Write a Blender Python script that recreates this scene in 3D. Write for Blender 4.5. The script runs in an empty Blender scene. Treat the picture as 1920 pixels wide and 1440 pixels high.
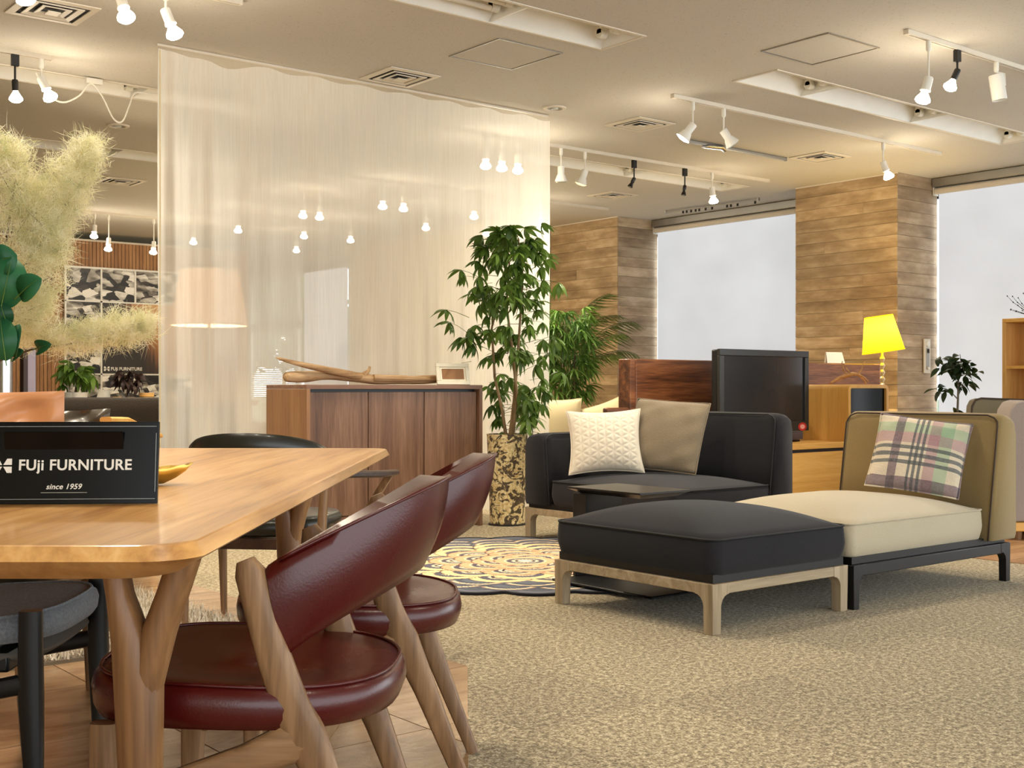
import bpy, bmesh, math, random
import numpy as np
from mathutils import Vector, Matrix, Euler

random.seed(7)
PI = math.pi
SC = bpy.context.scene
COL = SC.collection
YAW = math.atan2(0.6280, 0.7782)          # the camera looks this far to the right of the room's +Y axis
TH = -YAW
CA, SA = math.cos(TH), math.sin(TH)

# ------------------------------------------------------------------ camera, world, exposure
cam_data = bpy.data.cameras.new('camera')
cam_data.sensor_width = 36.0
cam_data.lens = 2289.0 / 1920.0 * 36.0
cam_data.shift_y = 8.0 / 1920.0
cam_data.clip_start = 0.05
cam_data.clip_end = 200
cam = bpy.data.objects.new('camera', cam_data)
COL.objects.link(cam)
cam.location = (0, 0, 0.92)
cam.rotation_euler = (PI / 2, 0, TH)
SC.camera = cam

W = bpy.data.worlds.new('daylight')
SC.world = W
W.use_nodes = True
bgn = W.node_tree.nodes['Background']
bgn.inputs[0].default_value = (0.90, 0.96, 1.0, 1)
bgn.inputs[1].default_value = 3.8

SC.view_settings.view_transform = 'Standard'
SC.view_settings.look = 'None'
SC.view_settings.gamma = 1.0
SC.view_settings.exposure = 0.0
SC.view_settings.use_curve_mapping = False
cy = SC.cycles
cy.use_denoising = True
cy.max_bounces = 8
cy.diffuse_bounces = 5
cy.glossy_bounces = 3
cy.transmission_bounces = 4
cy.transparent_max_bounces = 12
cy.sample_clamp_indirect = 4.0
cy.caustics_reflective = False
cy.caustics_refractive = False

SPOT_W = 78.0        # each lit track lamp, and each added fill spot
GLOW_W = 5.0         # the light its bare bulb spills upward and sideways
WARM = (1.0, 0.88, 0.70)

HC = 3.02            # ceiling height


# ------------------------------------------------------------------ helpers
def C(x, z):
    """point given by metres to the right of / ahead of the camera's stand -> room x, y"""
    return (x * CA - z * SA, x * SA + z * CA)


def lin(c, k=1.0):
    r = []
    for v in c[:3]:
        v = v / 255.0
        r.append((v / 12.92 if v <= 0.04045 else ((v + 0.055) / 1.055) ** 2.4) * k)
    return (r[0], r[1], r[2], 1.0)


class MB:
    def __init__(s):
        s.v = []
        s.f = []

    def add(s, verts, faces):
        o = len(s.v)
        s.v.extend(tuple(p) for p in verts)
        s.f.extend(tuple(i + o for i in f) for f in faces)
        return s

    def box(s, x0, y0, z0, x1, y1, z1):
        v = [(x0, y0, z0), (x1, y0, z0), (x1, y1, z0), (x0, y1, z0), (x0, y0, z1), (x1, y0, z1), (x1, y1, z1), (x0, y1, z1)]
        return s.add(v, [(0, 3, 2, 1), (4, 5, 6, 7), (0, 1, 5, 4), (1, 2, 6, 5), (2, 3, 7, 6), (3, 0, 4, 7)])

    def obox(s, c, size, rot=None):
        hx, hy, hz = size[0] / 2, size[1] / 2, size[2] / 2
        M = rot.to_matrix() if isinstance(rot, Euler) else (rot or Matrix.Identity(3))
        c = Vector(c)
        v = [c + M @ Vector((sx * hx, sy * hy, sz * hz)) for sz in (-1, 1) for sx, sy in ((-1, -1), (1, -1), (1, 1), (-1, 1))]
        return s.add(v, [(0, 3, 2, 1), (4, 5, 6, 7), (0, 1, 5, 4), (1, 2, 6, 5), (2, 3, 7, 6), (3, 0, 4, 7)])

    def loft(s, rings, cap=True, closed=True):
        n = len(rings[0])
        v = [p for r in rings for p in r]
        f = []
        m = n if closed else n - 1
        for i in range(len(rings) - 1):
            for j in range(m):
                k = (j + 1) % n
                f.append((i * n + j, i * n + k, (i + 1) * n + k, (i + 1) * n + j))
        if cap and closed:
            f.append(tuple(range(n - 1, -1, -1)))
            o = (len(rings) - 1) * n
            f.append(tuple(o + j for j in range(n)))
        return s.add(v, f)

    def tube(s, pts, rad, n=8, up=None, cap=True, loop=False, power=1.0):
        """sweep along pts; rad: number, or (side half-width, other half-width), or a list of these"""
        P = [Vector(p) for p in pts]
        m = len(P)
        if not isinstance(rad, list):
            rad = [rad] * m
        rings = []
        prev = None
        for i in range(m):
            a = P[i - 1] if (i > 0 or loop) else P[i]
            b = P[(i + 1) % m] if (i < m - 1 or loop) else P[i]
            t = (b - a)
            if t.length < 1e-9:
                t = Vector((0, 0, 1))
            t.normalize()
            ref = Vector(up) if up is not None else (prev if prev is not None else (Vector((0, 0, 1)) if abs(t.z) < 0.9 else Vector((1, 0, 0))))
            sd = ref - t * ref.dot(t)
            if sd.length < 1e-6:
                sd = Vector((1, 0, 0)) - t * t.x
            sd.normalize()
            if up is None:
                prev = sd
            ot = t.cross(sd)
            ra = rad[i]
            ra, rb = (ra if isinstance(ra, (tuple, list)) else (ra, ra))
            ring = []
            for k in range(n):
                an = 2 * PI * (k + 0.5) / n
                c_, s_ = math.cos(an), math.sin(an)
                if power != 1.0:
                    c_ = math.copysign(abs(c_) ** power, c_)
                    s_ = math.copysign(abs(s_) ** power, s_)
                ring.append(P[i] + sd * (ra * c_) + ot * (rb * s_))
            rings.append(ring)
        if loop:
            rings.append(rings[0])
            return s.loft(rings, cap=False)
        return s.loft(rings, cap=cap)

    def lathe(s, prof, n=20, c=(0, 0, 0), cap=True, M=None):
        rings = []
        for r, z in prof:
            ring = []
            for k in range(n):
                a = 2 * PI * k / n
                p = Vector((r * math.cos(a), r * math.sin(a), z))
                if M is not None:
                    p = M @ p
                ring.append((p.x + c[0], p.y + c[1], p.z + c[2]))
            rings.append(ring)
        return s.loft(rings, cap=cap)

    def prism(s, poly, z0, z1):
        n = len(poly)
        v = [(x, y, z0) for x, y in poly] + [(x, y, z1) for x, y in poly]
        f = [tuple(range(n - 1, -1, -1)), tuple(range(n, 2 * n))]
        f += [(i, (i + 1) % n, n + (i + 1) % n, n + i) for i in range(n)]
        return s.add(v, f)

    def prism_dir(s, poly3, d):
        n = len(poly3)
        d = Vector(d)
        v = [Vector(p) for p in poly3] + [Vector(p) + d for p in poly3]
        f = [tuple(range(n - 1, -1, -1)), tuple(range(n, 2 * n))]
        f += [(i, (i + 1) % n, n + (i + 1) % n, n + i) for i in range(n)]
        return s.add(v, f)

    def mesh(s, name, mat=None, smooth=True, sharp=38, fix=True):
        me = bpy.data.meshes.new(name)
        me.from_pydata([tuple(p) for p in s.v], [], s.f)
        if fix:
            bm = bmesh.new()
            bm.from_mesh(me)
            bmesh.ops.recalc_face_normals(bm, faces=bm.faces)
            bm.to_mesh(me)
            bm.free()
        if mat is not None:
            me.materials.append(mat)
        if smooth:
            me.polygons.foreach_set('use_smooth', [True] * len(me.polygons))
            if sharp:
                me.set_sharp_from_angle(angle=math.radians(sharp))
        me.update()
        return me

    def build(s, name, mat=None, parent=None, bevel=0, seg=2, sub=0, smooth=True, sharp=38, fix=True):
        o = bpy.data.objects.new(name, s.mesh(name, mat, smooth, sharp, fix))
        COL.objects.link(o)
        if parent is not None:
            o.parent = parent
        if bevel:
            b = o.modifiers.new('edge', 'BEVEL')
            b.width = bevel
            b.segments = seg
            b.limit_method = 'ANGLE'
            b.angle_limit = math.radians(40)
        if sub:
            m = o.modifiers.new('round', 'SUBSURF')
            m.levels = sub
            m.render_levels = sub
        return o


def thing(name, label, cat, loc=(0, 0, 0), rz=0.0, group=None, rot=None):
    o = bpy.data.objects.new(name, None)
    o.empty_display_size = 0.05
    COL.objects.link(o)
    o.location = loc
    o.rotation_euler = rot if rot is not None else (0, 0, rz)
    o['label'] = label
    o['category'] = cat
    if group:
        o['group'] = group
    return o


def tag(o, label, cat, group=None):
    o['label'] = label
    o['category'] = cat
    if group:
        o['group'] = group
    return o


def struct(o):
    o['kind'] = 'structure'
    return o


def stuff(o):
    o['kind'] = 'stuff'
    return o


def link_copy(me, name, parent, loc=(0, 0, 0), rot=(0, 0, 0), sc=1.0):
    o = bpy.data.objects.new(name, me)
    COL.objects.link(o)
    o.parent = parent
    o.location = loc
    o.rotation_euler = rot
    o.scale = (sc, sc, sc) if not isinstance(sc, tuple) else sc
    return o


def dup(root, label, loc, rz=None, rot=None, group=None):
    r = root.copy()
    COL.objects.link(r)
    r.location = loc
    if rz is not None:
        r.rotation_euler = (0, 0, rz)
    if rot is not None:
        r.rotation_euler = rot
    r['label'] = label
    if group:
        r['group'] = group
    for ch in list(root.children):
        c = ch.copy()
        COL.objects.link(c)
        c.parent = r
        for g in list(ch.children):
            d = g.copy()
            COL.objects.link(d)
            d.parent = c
    return r


def rrect(hx, hy, r, n=5, cx=0, cy=0):
    pts = []
    for qx, qy, a0 in ((1, 1, 0), (-1, 1, PI / 2), (-1, -1, PI), (1, -1, 3 * PI / 2)):
        for k in range(n):
            a = a0 + PI / 2 * k / (n - 1)
            pts.append((cx + qx * (hx - r) + r * math.cos(a), cy + qy * (hy - r) + r * math.sin(a)))
    return pts


# ------------------------------------------------------------------ materials
class NT:
    def __init__(s, name):
        s.m = bpy.data.materials.new(name)
        s.m.use_nodes = True
        s.t = s.m.node_tree
        s.t.nodes.clear()
        s.out = s.t.nodes.new('ShaderNodeOutputMaterial')

    def n(s, typ, **kw):
        nd = s.t.nodes.new(typ)
        for k, v in kw.items():
            setattr(nd, k, v)
        return nd

    def l(s, a, b):
        s.t.links.new(a, b)

    def coord(s, kind='Object', scale=(1, 1, 1), rot=(0, 0, 0), rand=False):
        tc = s.n('ShaderNodeTexCoord')
        mp = s.n('ShaderNodeMapping')
        mp.inputs['Scale'].default_value = scale
        mp.inputs['Rotation'].default_value = rot
        s.l(tc.outputs[kind], mp.inputs['Vector'])
        if rand:
            oi = s.n('ShaderNodeObjectInfo')
            mu = s.n('ShaderNodeMath', operation='MULTIPLY')
            mu.inputs[1].default_value = 37.0
            s.l(oi.outputs['Random'], mu.inputs[0])
            cb = s.n('ShaderNodeCombineXYZ')
            for i in range(3):
                s.l(mu.outputs[0], cb.inputs[i])
            s.l(cb.outputs[0], mp.inputs['Location'])
        return mp.outputs[0]

    def noise(s, vec, scale, detail=4, rough=0.55, dist=0.0):
        nd = s.n('ShaderNodeTexNoise')
        nd.inputs['Scale'].default_value = scale
        nd.inputs['Detail'].default_value = detail
        nd.inputs['Roughness'].default_value = rough
        nd.inputs['Distortion'].default_value = dist
        s.l(vec, nd.inputs['Vector'])
        return nd.outputs[0]

    def ramp(s, fac, stops, interp='LINEAR'):
        r = s.n('ShaderNodeValToRGB')
        r.color_ramp.interpolation = interp
        e = r.color_ramp.elements
        while len(e) > 2:
            e.remove(e[-1])
        for i, (p, c) in enumerate(stops):
            el = e[i] if i < 2 else e.new(p)
            el.position = p
            el.color = c if len(c) == 4 else lin(c)
        s.l(fac, r.inputs[0])
        return r.outputs[0]

    def mix(s, fac, a, b, mode='MIX'):
        m = s.n('ShaderNodeMix', data_type='RGBA', blend_type=mode)
        for k, v in ((0, fac), (6, a), (7, b)):
            if hasattr(v, 'is_linked') or hasattr(v, 'links'):
                s.l(v, m.inputs[k])
            else:
                m.inputs[k].default_value = v
        return m.outputs[2]

    def math(s, op, a, b=None, c=None):
        m = s.n('ShaderNodeMath', operation=op)
        for i, v in enumerate((a, b, c)):
            if v is None:
                continue
            if hasattr(v, 'links'):
                s.l(v, m.inputs[i])
            else:
                m.inputs[i].default_value = v
        return m.outputs[0]

    def rnd(s):
        return s.n('ShaderNodeObjectInfo').outputs['Random']

    def bsdf(s, color, rough=0.5, spec=0.5, metal=0.0, bump=None, bstr=0.2, bdist=0.01, coat=0.0, sheen=0.0, trans=0.0, sub=0.0, emit=None, estr=0.0, alpha=None):
        b = s.n('ShaderNodeBsdfPrincipled')
        for k, v in (('Base Color', color), ('Roughness', rough)):
            if hasattr(v, 'links'):
                s.l(v, b.inputs[k])
            else:
                b.inputs[k].default_value = v
        b.inputs['Specular IOR Level'].default_value = spec
        b.inputs['Metallic'].default_value = metal
        b.inputs['Coat Weight'].default_value = coat
        b.inputs['Coat Roughness'].default_value = 0.12
        b.inputs['Sheen Weight'].default_value = sheen
        b.inputs['Transmission Weight'].default_value = trans
        if emit is not None:
            b.inputs['Emission Color'].default_value = emit
            b.inputs['Emission Strength'].default_value = estr
        if bump is not None:
            bp = s.n('ShaderNodeBump')
            bp.inputs['Strength'].default_value = bstr
            bp.inputs['Distance'].default_value = bdist
            s.l(bump, bp.inputs['Height'])
            s.l(bp.outputs[0], b.inputs['Normal'])
        s.b = b
        s.l(b.outputs[0], s.out.inputs[0])
        return s


def plain(name, rgb, rough=0.5, spec=0.5, metal=0.0, coat=0.0, k=1.0, emit=None, estr=0.0):
    t = NT(name)
    v = t.coord()
    n_ = t.noise(v, 9.0, 3)
    c0 = lin(rgb, k)
    col = t.mix(n_, tuple(x * 0.93 for x in c0[:3]) + (1,), tuple(min(1, x * 1.05) for x in c0[:3]) + (1,))
    t.bsdf(col, rough, spec, metal, coat=coat, emit=emit, estr=estr)
    return t.m


def wood(name, dark, mid, light, axis='X', scale=1.0, rough=0.42, coat=0.0, rand=True, fine=1.0, vary=0.0, blot=0.0):
    """long grain along axis in the part's own space"""
    t = NT(name)
    st = {'X': (0.35, 6, 6), 'Y': (6, 0.35, 6), 'Z': (6, 6, 0.35)}[axis]
    v = t.coord(scale=tuple(q * scale for q in st), rand=rand)
    n1 = t.noise(v, 1.6, 5, 0.6, 1.2)
    n2 = t.noise(v, 9.0 * fine, 3, 0.6, 0.3)
    f = t.math('MULTIPLY_ADD', n2, 0.35, t.math('MULTIPLY', n1, 0.72))
    if blot:
        st2 = {'X': (0.5, 1.3, 1.3), 'Y': (1.3, 0.5, 1.3), 'Z': (1.3, 1.3, 0.5)}[axis]
        n3 = t.noise(t.coord(scale=st2, rand=rand), blot, 4, 0.6)
        f = t.math('MULTIPLY_ADD', n3, 0.55, t.math('MULTIPLY', f, 0.48))
    col = t.ramp(f, [(0.33, dark), (0.52, mid), (0.70, light)])
    if vary:
        r = t.rnd()
        hv = t.n('ShaderNodeHueSaturation')
        hv.inputs['Fac'].default_value = 1
        t.l(t.math('MULTIPLY_ADD', r, vary, 1 - vary / 2), hv.inputs['Value'])
        t.l(col, hv.inputs['Color'])
        col = hv.outputs[0]
    t.bsdf(col, rough, 0.4, bump=n2, bstr=0.08, bdist=0.003, coat=coat)
    return t.m


def fabric(name, a, b, scale=220.0, rough=0.92, bstr=0.35, sheen=0.2, blot=3.0):
    t = NT(name)
    v = t.coord()
    n1 = t.noise(v, scale, 2, 0.7)
    n2 = t.noise(v, blot, 3)
    col = t.mix(t.math('MULTIPLY_ADD', n2, 0.3, t.math('MULTIPLY', n1, 0.75)), lin(a), lin(b))
    t.bsdf(col, rough, 0.15, bump=n1, bstr=bstr, bdist=0.004, sheen=sheen)
    return t.m


def leather(name, a, b, rough=0.3, coat=0.15):
    t = NT(name)
    v = t.coord()
    n1 = t.noise(v, 6, 4)
    n2 = t.noise(v, 240, 2)
    col = t.mix(n1, lin(a), lin(b))
    t.bsdf(col, t.math('MULTIPLY_ADD', n1, 0.04, rough - 0.02), 0.5, bump=n2, bstr=0.12, bdist=0.002, coat=coat)
    return t.m


def leafmat(name, a, b, rough=0.45, tl=0.28):
    t = NT(name)
    col = t.mix(t.rnd(), lin(a), lin(b))
    n_ = t.noise(t.coord(), 30, 2)
    col = t.mix(t.math('MULTIPLY', n_, 0.4), col, lin(b))
    t.bsdf(col, rough, 0.35)
    tr = t.n('ShaderNodeBsdfTranslucent')
    t.l(col, tr.inputs[0])
    mx = t.n('ShaderNodeMixShader')
    mx.inputs[0].default_value = tl
    t.l(t.b.outputs[0], mx.inputs[1])
    t.l(tr.outputs[0], mx.inputs[2])
    t.l(mx.outputs[0], t.out.inputs[0])
    return t.m


M = {}
M['table'] = wood('oiled alder', (156, 106, 56), (204, 152, 88), (224, 178, 116), 'Y', 1.0, 0.33, coat=0.25)
M['table_leg'] = wood('table leg wood', (92, 62, 36), (134, 95, 58), (162, 122, 80), 'Z', 1.3, 0.4)
M['walnut'] = wood('chair walnut', (86, 62, 40), (128, 96, 65), (158, 124, 88), 'Z', 1.6, 0.42)
M['walnut_x'] = wood('chair walnut rails', (86, 62, 40), (128, 96, 65), (158, 124, 88), 'X', 1.6, 0.42)
M['black_wood'] = wood('black stained wood', (10, 10, 11), (16, 16, 17), (25, 25, 26), 'Z', 1.6, 0.35)
M['dark_wood'] = wood('dark brown wood', (38, 24, 16), (58, 38, 26), (76, 52, 36), 'X', 1.6, 0.4)
M['sideboard'] = wood('striped walnut veneer', (82, 56, 40), (116, 84, 62), (142, 108, 84), 'Z', 1.0, 0.42, fine=1.6)
M['sideboard_side'] = wood('warm walnut veneer', (116, 80, 48), (146, 104, 66), (166, 124, 82), 'Z', 1.0, 0.42, fine=1.6)
M['sideboard_x'] = wood('walnut top veneer', (98, 66, 46), (128, 92, 70), (150, 114, 88), 'X', 1.0, 0.42, fine=1.6)
M['rosewood'] = wood('rosewood veneer', (44, 24, 12), (106, 62, 34), (156, 100, 58), 'X', 1.2, 0.38, coat=0.05, fine=1.6)
M['oak'] = wood('honey oak', (206, 148, 68), (226, 172, 88), (238, 190, 108), 'X', 1.2, 0.42, fine=2.0)
M['oak_z'] = wood('honey oak upright', (186, 132, 66), (208, 156, 86), (222, 176, 106), 'Z', 1.2, 0.42, fine=2.0)
M['greywood'] = wood('grey oak sofa frame', (128, 112, 88), (158, 140, 112), (182, 164, 136), 'X', 1.5, 0.5)
M['greywood_z'] = wood('grey oak sofa leg', (128, 112, 88), (158, 140, 112), (182, 164, 136), 'Z', 1.5, 0.5)
M['slat'] = wood('slat wall wood', (124, 84, 50), (164, 118, 74), (190, 144, 96), 'Z', 1.0, 0.5, fine=2)
M['plank'] = wood('weathered plank', (118, 94, 68), (170, 144, 108), (212, 188, 152), 'Y', 0.5, 0.65, fine=1.0, vary=0.34, blot=5.0)
M['plank_x'] = wood('weathered plank across', (112, 92, 70), (160, 138, 110), (200, 180, 152), 'X', 0.5, 0.65, fine=1.0, vary=0.34, blot=5.0)  # greyer copy of the front plank: cool side light put into its colour
M['driftwood'] = wood('driftwood', (118, 86, 54), (174, 138, 96), (206, 174, 132), 'X', 2.2, 0.75, fine=0.8)
M['woodfloor'] = wood('floor plank', (128, 92, 60), (158, 120, 84), (180, 144, 106), 'X', 1.0, 0.35, vary=0.15)
M['red'] = leather('oxblood leather', (62, 9, 8), (76, 13, 11), 0.27, 0.0)
M['black_leather'] = leather('black leather', (26, 26, 20), (38, 37, 29), 0.32)
M['tan'] = leather('tan leather', (204, 136, 86), (226, 160, 108), 0.36)
M['olive'] = leather('olive brown leather', (60, 54, 44), (82, 74, 60), 0.32)
M['charcoal'] = fabric('charcoal wool', (22, 22, 26), (44, 43, 46), 260, bstr=0.25, sheen=0.1)
M['beige'] = fabric('beige upholstery', (166, 154, 130), (198, 186, 160), 260, bstr=0.25)
M['beige_back'] = fabric('khaki upholstery', (132, 112, 74), (162, 140, 96), 260, bstr=0.25)
M['brown_piping'] = plain('brown piping', (62, 46, 34), 0.7)
M['black_piping'] = plain('black piping', (12, 12, 14), 0.7)
M['quilt'] = fabric('quilted cream cotton', (196, 186, 166), (222, 214, 196), 200)
M['taupe'] = fabric('taupe linen', (104, 92, 74), (142, 128, 106), 180, bstr=0.6)
M['mauve'] = fabric('mauve grey upholstery', (138, 127, 120), (168, 155, 146), 180)
M['olivefab'] = fabric('olive upholstery', (108, 100, 80), (130, 120, 98), 200)
M['darkbrown_fab'] = fabric('dark brown weave', (34, 28, 22), (64, 54, 42), 120, bstr=0.8)
M['cream_fab'] = fabric('cream cushion', (206, 188, 142), (226, 210, 168), 200)
M['greywoven'] = fabric('grey woven', (66, 72, 78), (164, 170, 174), 150, bstr=1.0)
M['shell'] = plain('taupe seat shell', (98, 90, 80), 0.7)
M['white'] = plain('white paint', (226, 222, 210), 0.5)
M['white_gloss'] = plain('white enamel', (232, 230, 222), 0.3)
M['trim_white'] = plain('white trim', (218, 208, 190), 0.5)
M['black'] = plain('black plastic', (14, 14, 15), 0.4)
M['black_gloss'] = plain('black gloss', (9, 9, 10), 0.16, spec=0.14)
M['black_steel'] = plain('black steel', (16, 15, 15), 0.42)
M['dark'] = plain('dark void', (34, 30, 26), 0.8)
M['chrome'] = plain('brushed chrome', (200, 202, 206), 0.22, metal=1.0)
M['alu'] = plain('aluminium', (176, 174, 168), 0.4, metal=1.0)
M['brass'] = plain('pearl gold', (236, 220, 184), 0.22, metal=0.55)
M['gilt'] = plain('gold leaf', (226, 190, 96), 0.32, metal=0.85)
M['paper'] = plain('white card', (238, 226, 204), 0.7)
M['kraft'] = plain('brown backing card', (160, 116, 78), 0.8)
M['cream_frame'] = plain('cream frame', (246, 238, 212), 0.45)
M['cup'] = plain('pale wooden cup', (206, 168, 108), 0.5)
M['lilac'] = plain('lilac paint', (170, 158, 170), 0.6)
M['brown_trim'] = plain('brown trim', (58, 36, 24), 0.5)
M['soil'] = plain('soil', (46, 34, 26), 0.95)
M['bark'] = wood('bark', (92, 72, 46), (134, 108, 74), (160, 134, 98), 'Z', 2.0, 0.8)
M['twig'] = wood('twig', (120, 84, 44), (178, 132, 78), (208, 166, 110), 'X', 2.0, 0.7)
M['darktwig'] = plain('dark twig', (40, 32, 28), 0.8)
M['greytrunk'] = plain('grey trunk', (122, 112, 98), 0.8)
M['leaf_schef'] = leafmat('umbrella leaf', (62, 90, 34), (104, 134, 54), 0.38, 0.35)
M['leaf_palm'] = leafmat('palm leaf', (58, 72, 28), (96, 112, 48), 0.5)
M['leaf_lime'] = leafmat('fresh green leaf', (52, 88, 28), (104, 138, 56), 0.5)
M['leaf_ficus'] = leafmat('ficus leaf', (22, 40, 22), (50, 68, 34), 0.35)
M['leaf_smoke'] = leafmat('round green leaf', (24, 74, 46), (48, 112, 68), 0.4)
M['leaf_pachira'] = leafmat('bright green leaf', (62, 98, 30), (116, 152, 62), 0.4)
M['leaf_dark'] = leafmat('purple black leaf', (28, 18, 18), (52, 34, 32), 0.4)


def m_plume():
    t = NT('smoke tree plume hairs')
    n1 = t.noise(t.coord('Object'), 28, 3, 0.6)
    col = t.ramp(n1, [(0.32, (200, 204, 156)), (0.5, (238, 232, 194)), (0.66, (252, 248, 226))])
    t.bsdf(col, 0.9, 0.1)
    tr = t.n('ShaderNodeBsdfTranslucent')
    t.l(col, tr.inputs[0])
    mx = t.n('ShaderNodeMixShader')
    mx.inputs[0].default_value = 0.5
    t.l(t.b.outputs[0], mx.inputs[1])
    t.l(tr.outputs[0], mx.inputs[2])
    t.l(mx.outputs[0], t.out.inputs[0])
    return t.m


M['plume'] = m_plume()
M['stem'] = plain('brown stem', (74, 58, 36), 0.8)


def emis(name, rgb, strength, base=(240, 236, 226)):
    t = NT(name)
    t.bsdf(lin(base), 0.5, emit=lin(rgb), estr=strength)
    return t.m


M['bulb'] = emis('lit lamp glass', (255, 236, 200), 26.0)
M['bulb_dim'] = emis('dim lamp glass', (255, 226, 170), 1.2)
M['bulb_off'] = plain('unlit lamp glass', (196, 200, 190), 0.25)


def m_carpet():
    t = NT('beige carpet')
    oi = t.rnd()
    v = t.coord('Object')
    n1 = t.noise(v, 150, 2, 0.7)
    n2 = t.noise(v, 1.3, 3)
    n3 = t.noise(v, 55, 2, 0.6)
    f = t.math('MULTIPLY_ADD', n3, 0.45, t.math('MULTIPLY', n1, 0.55))
    col = t.ramp(f, [(0.38, (92, 82, 63)), (0.5, (151, 137, 109)), (0.62, (206, 194, 164))])
    hv = t.n('ShaderNodeHueSaturation')
    a = t.math('MULTIPLY_ADD', oi, 0.16, 0.92)
    t.l(t.math('MULTIPLY_ADD', n2, 0.16, t.math('SUBTRACT', a, 0.08)), hv.inputs['Value'])
    t.l(col, hv.inputs['Color'])
    t.bsdf(hv.outputs[0], 0.95, 0.1, bump=f, bstr=0.7, bdist=0.006, sheen=0.1)
    return t.m


M['carpet'] = m_carpet()


def m_tile():
    t = NT('glazed wood look tile')
    r = t.rnd()
    v = t.coord('Object', scale=(1.2, 4.5, 1), rand=True)
    n1 = t.noise(v, 2.0, 5, 0.6, 1.0)
    n2 = t.noise(t.coord('Object'), 45, 3)
    col = t.ramp(n1, [(0.3, (136, 106, 76)), (0.5, (168, 136, 102)), (0.7, (192, 160, 124))])
    hv = t.n('ShaderNodeHueSaturation')
    t.l(t.math('MULTIPLY_ADD', r, 0.16, 0.92), hv.inputs['Value'])
    t.l(col, hv.inputs['Color'])
    t.bsdf(hv.outputs[0], t.math('MULTIPLY_ADD', n2, 0.14, 0.10), 0.5, bump=n2, bstr=0.18, bdist=0.004)
    return t.m


M['tile'] = m_tile()


def m_ceiling():
    t = NT('pitted ceiling board')
    v = t.coord('Object')
    n1 = t.noise(v, 70, 3, 0.7)
    n2 = t.noise(v, 0.6, 3)
    col = t.mix(n2, lin((196, 191, 181)), lin((206, 201, 191)))
    pit = t.ramp(n1, [(0.30, (140, 124, 104)), (0.40, (255, 255, 255))])
    col = t.mix(0.35, col, pit, 'MULTIPLY')
    t.bsdf(col, 0.9, 0.1, bump=n1, bstr=0.35, bdist=0.004)
    return t.m


M['ceiling'] = m_ceiling()


def m_plaster(name, rgb):
    t = NT(name)
    n1 = t.noise(t.coord('Object'), 40, 3)
    c = lin(rgb)
    col = t.mix(n1, tuple(x * 0.94 for x in c[:3]) + (1,), c)
    t.bsdf(col, 0.85, 0.15, bump=n1, bstr=0.1, bdist=0.003)
    return t.m


M['wall'] = m_plaster('cream wall', (214, 196, 160))


def m_sheer():
    t = NT('sheer linen voile')
    v = t.coord('Object', scale=(30, 30, 0.7))
    n1 = t.noise(v, 4.0, 4, 0.7)
    v2 = t.coord('Object', scale=(1, 1, 60))
    n2 = t.noise(v2, 4.0, 2, 0.7)
    th = t.math('MULTIPLY_ADD', n2, 0.12, t.math('MULTIPLY', n1, 0.88))
    col = t.ramp(th, [(0.3, (240, 236, 224)), (0.7, (246, 243, 234))])
    df = t.n('ShaderNodeBsdfDiffuse')
    tl = t.n('ShaderNodeBsdfTranslucent')
    t.l(col, df.inputs[0])
    t.l(col, tl.inputs[0])
    m1 = t.n('ShaderNodeMixShader')
    m1.inputs[0].default_value = 0.42
    t.l(df.outputs[0], m1.inputs[1])
    t.l(tl.outputs[0], m1.inputs[2])
    tr = t.n('ShaderNodeBsdfTransparent')
    m2 = t.n('ShaderNodeMixShader')
    al = t.math('MULTIPLY_ADD', th, -0.14, 0.35)
    t.l(al, m2.inputs[0])
    t.l(m1.outputs[0], m2.inputs[1])
    t.l(tr.outputs[0], m2.inputs[2])
    t.l(m2.outputs[0], t.out.inputs[0])
    return t.m


M['sheer'] = m_sheer()


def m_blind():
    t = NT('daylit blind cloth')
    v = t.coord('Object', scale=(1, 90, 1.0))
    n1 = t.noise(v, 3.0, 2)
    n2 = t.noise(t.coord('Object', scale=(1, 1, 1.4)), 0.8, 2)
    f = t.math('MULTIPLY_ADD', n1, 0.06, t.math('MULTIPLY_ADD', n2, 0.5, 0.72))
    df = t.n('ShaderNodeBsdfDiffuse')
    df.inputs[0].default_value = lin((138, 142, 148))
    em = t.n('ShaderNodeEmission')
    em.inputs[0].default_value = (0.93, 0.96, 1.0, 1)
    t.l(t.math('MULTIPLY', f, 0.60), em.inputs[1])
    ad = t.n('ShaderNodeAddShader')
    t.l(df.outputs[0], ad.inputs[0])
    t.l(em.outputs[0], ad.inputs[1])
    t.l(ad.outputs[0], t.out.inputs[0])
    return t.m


M['blind'] = m_blind()


def m_glass(name='window glass', tint=(1, 1, 1, 1), rough=0.02):
    t = NT(name)
    tr = t.n('ShaderNodeBsdfTransparent')
    tr.inputs[0].default_value = tint
    gl = t.n('ShaderNodeBsdfGlossy')
    gl.inputs['Roughness'].default_value = rough
    mx = t.n('ShaderNodeMixShader')
    mx.inputs[0].default_value = 0.05
    t.l(tr.outputs[0], mx.inputs[1])
    t.l(gl.outputs[0], mx.inputs[2])
    t.l(mx.outputs[0], t.out.inputs[0])
    return t.m


M['glass'] = m_glass()


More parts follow.
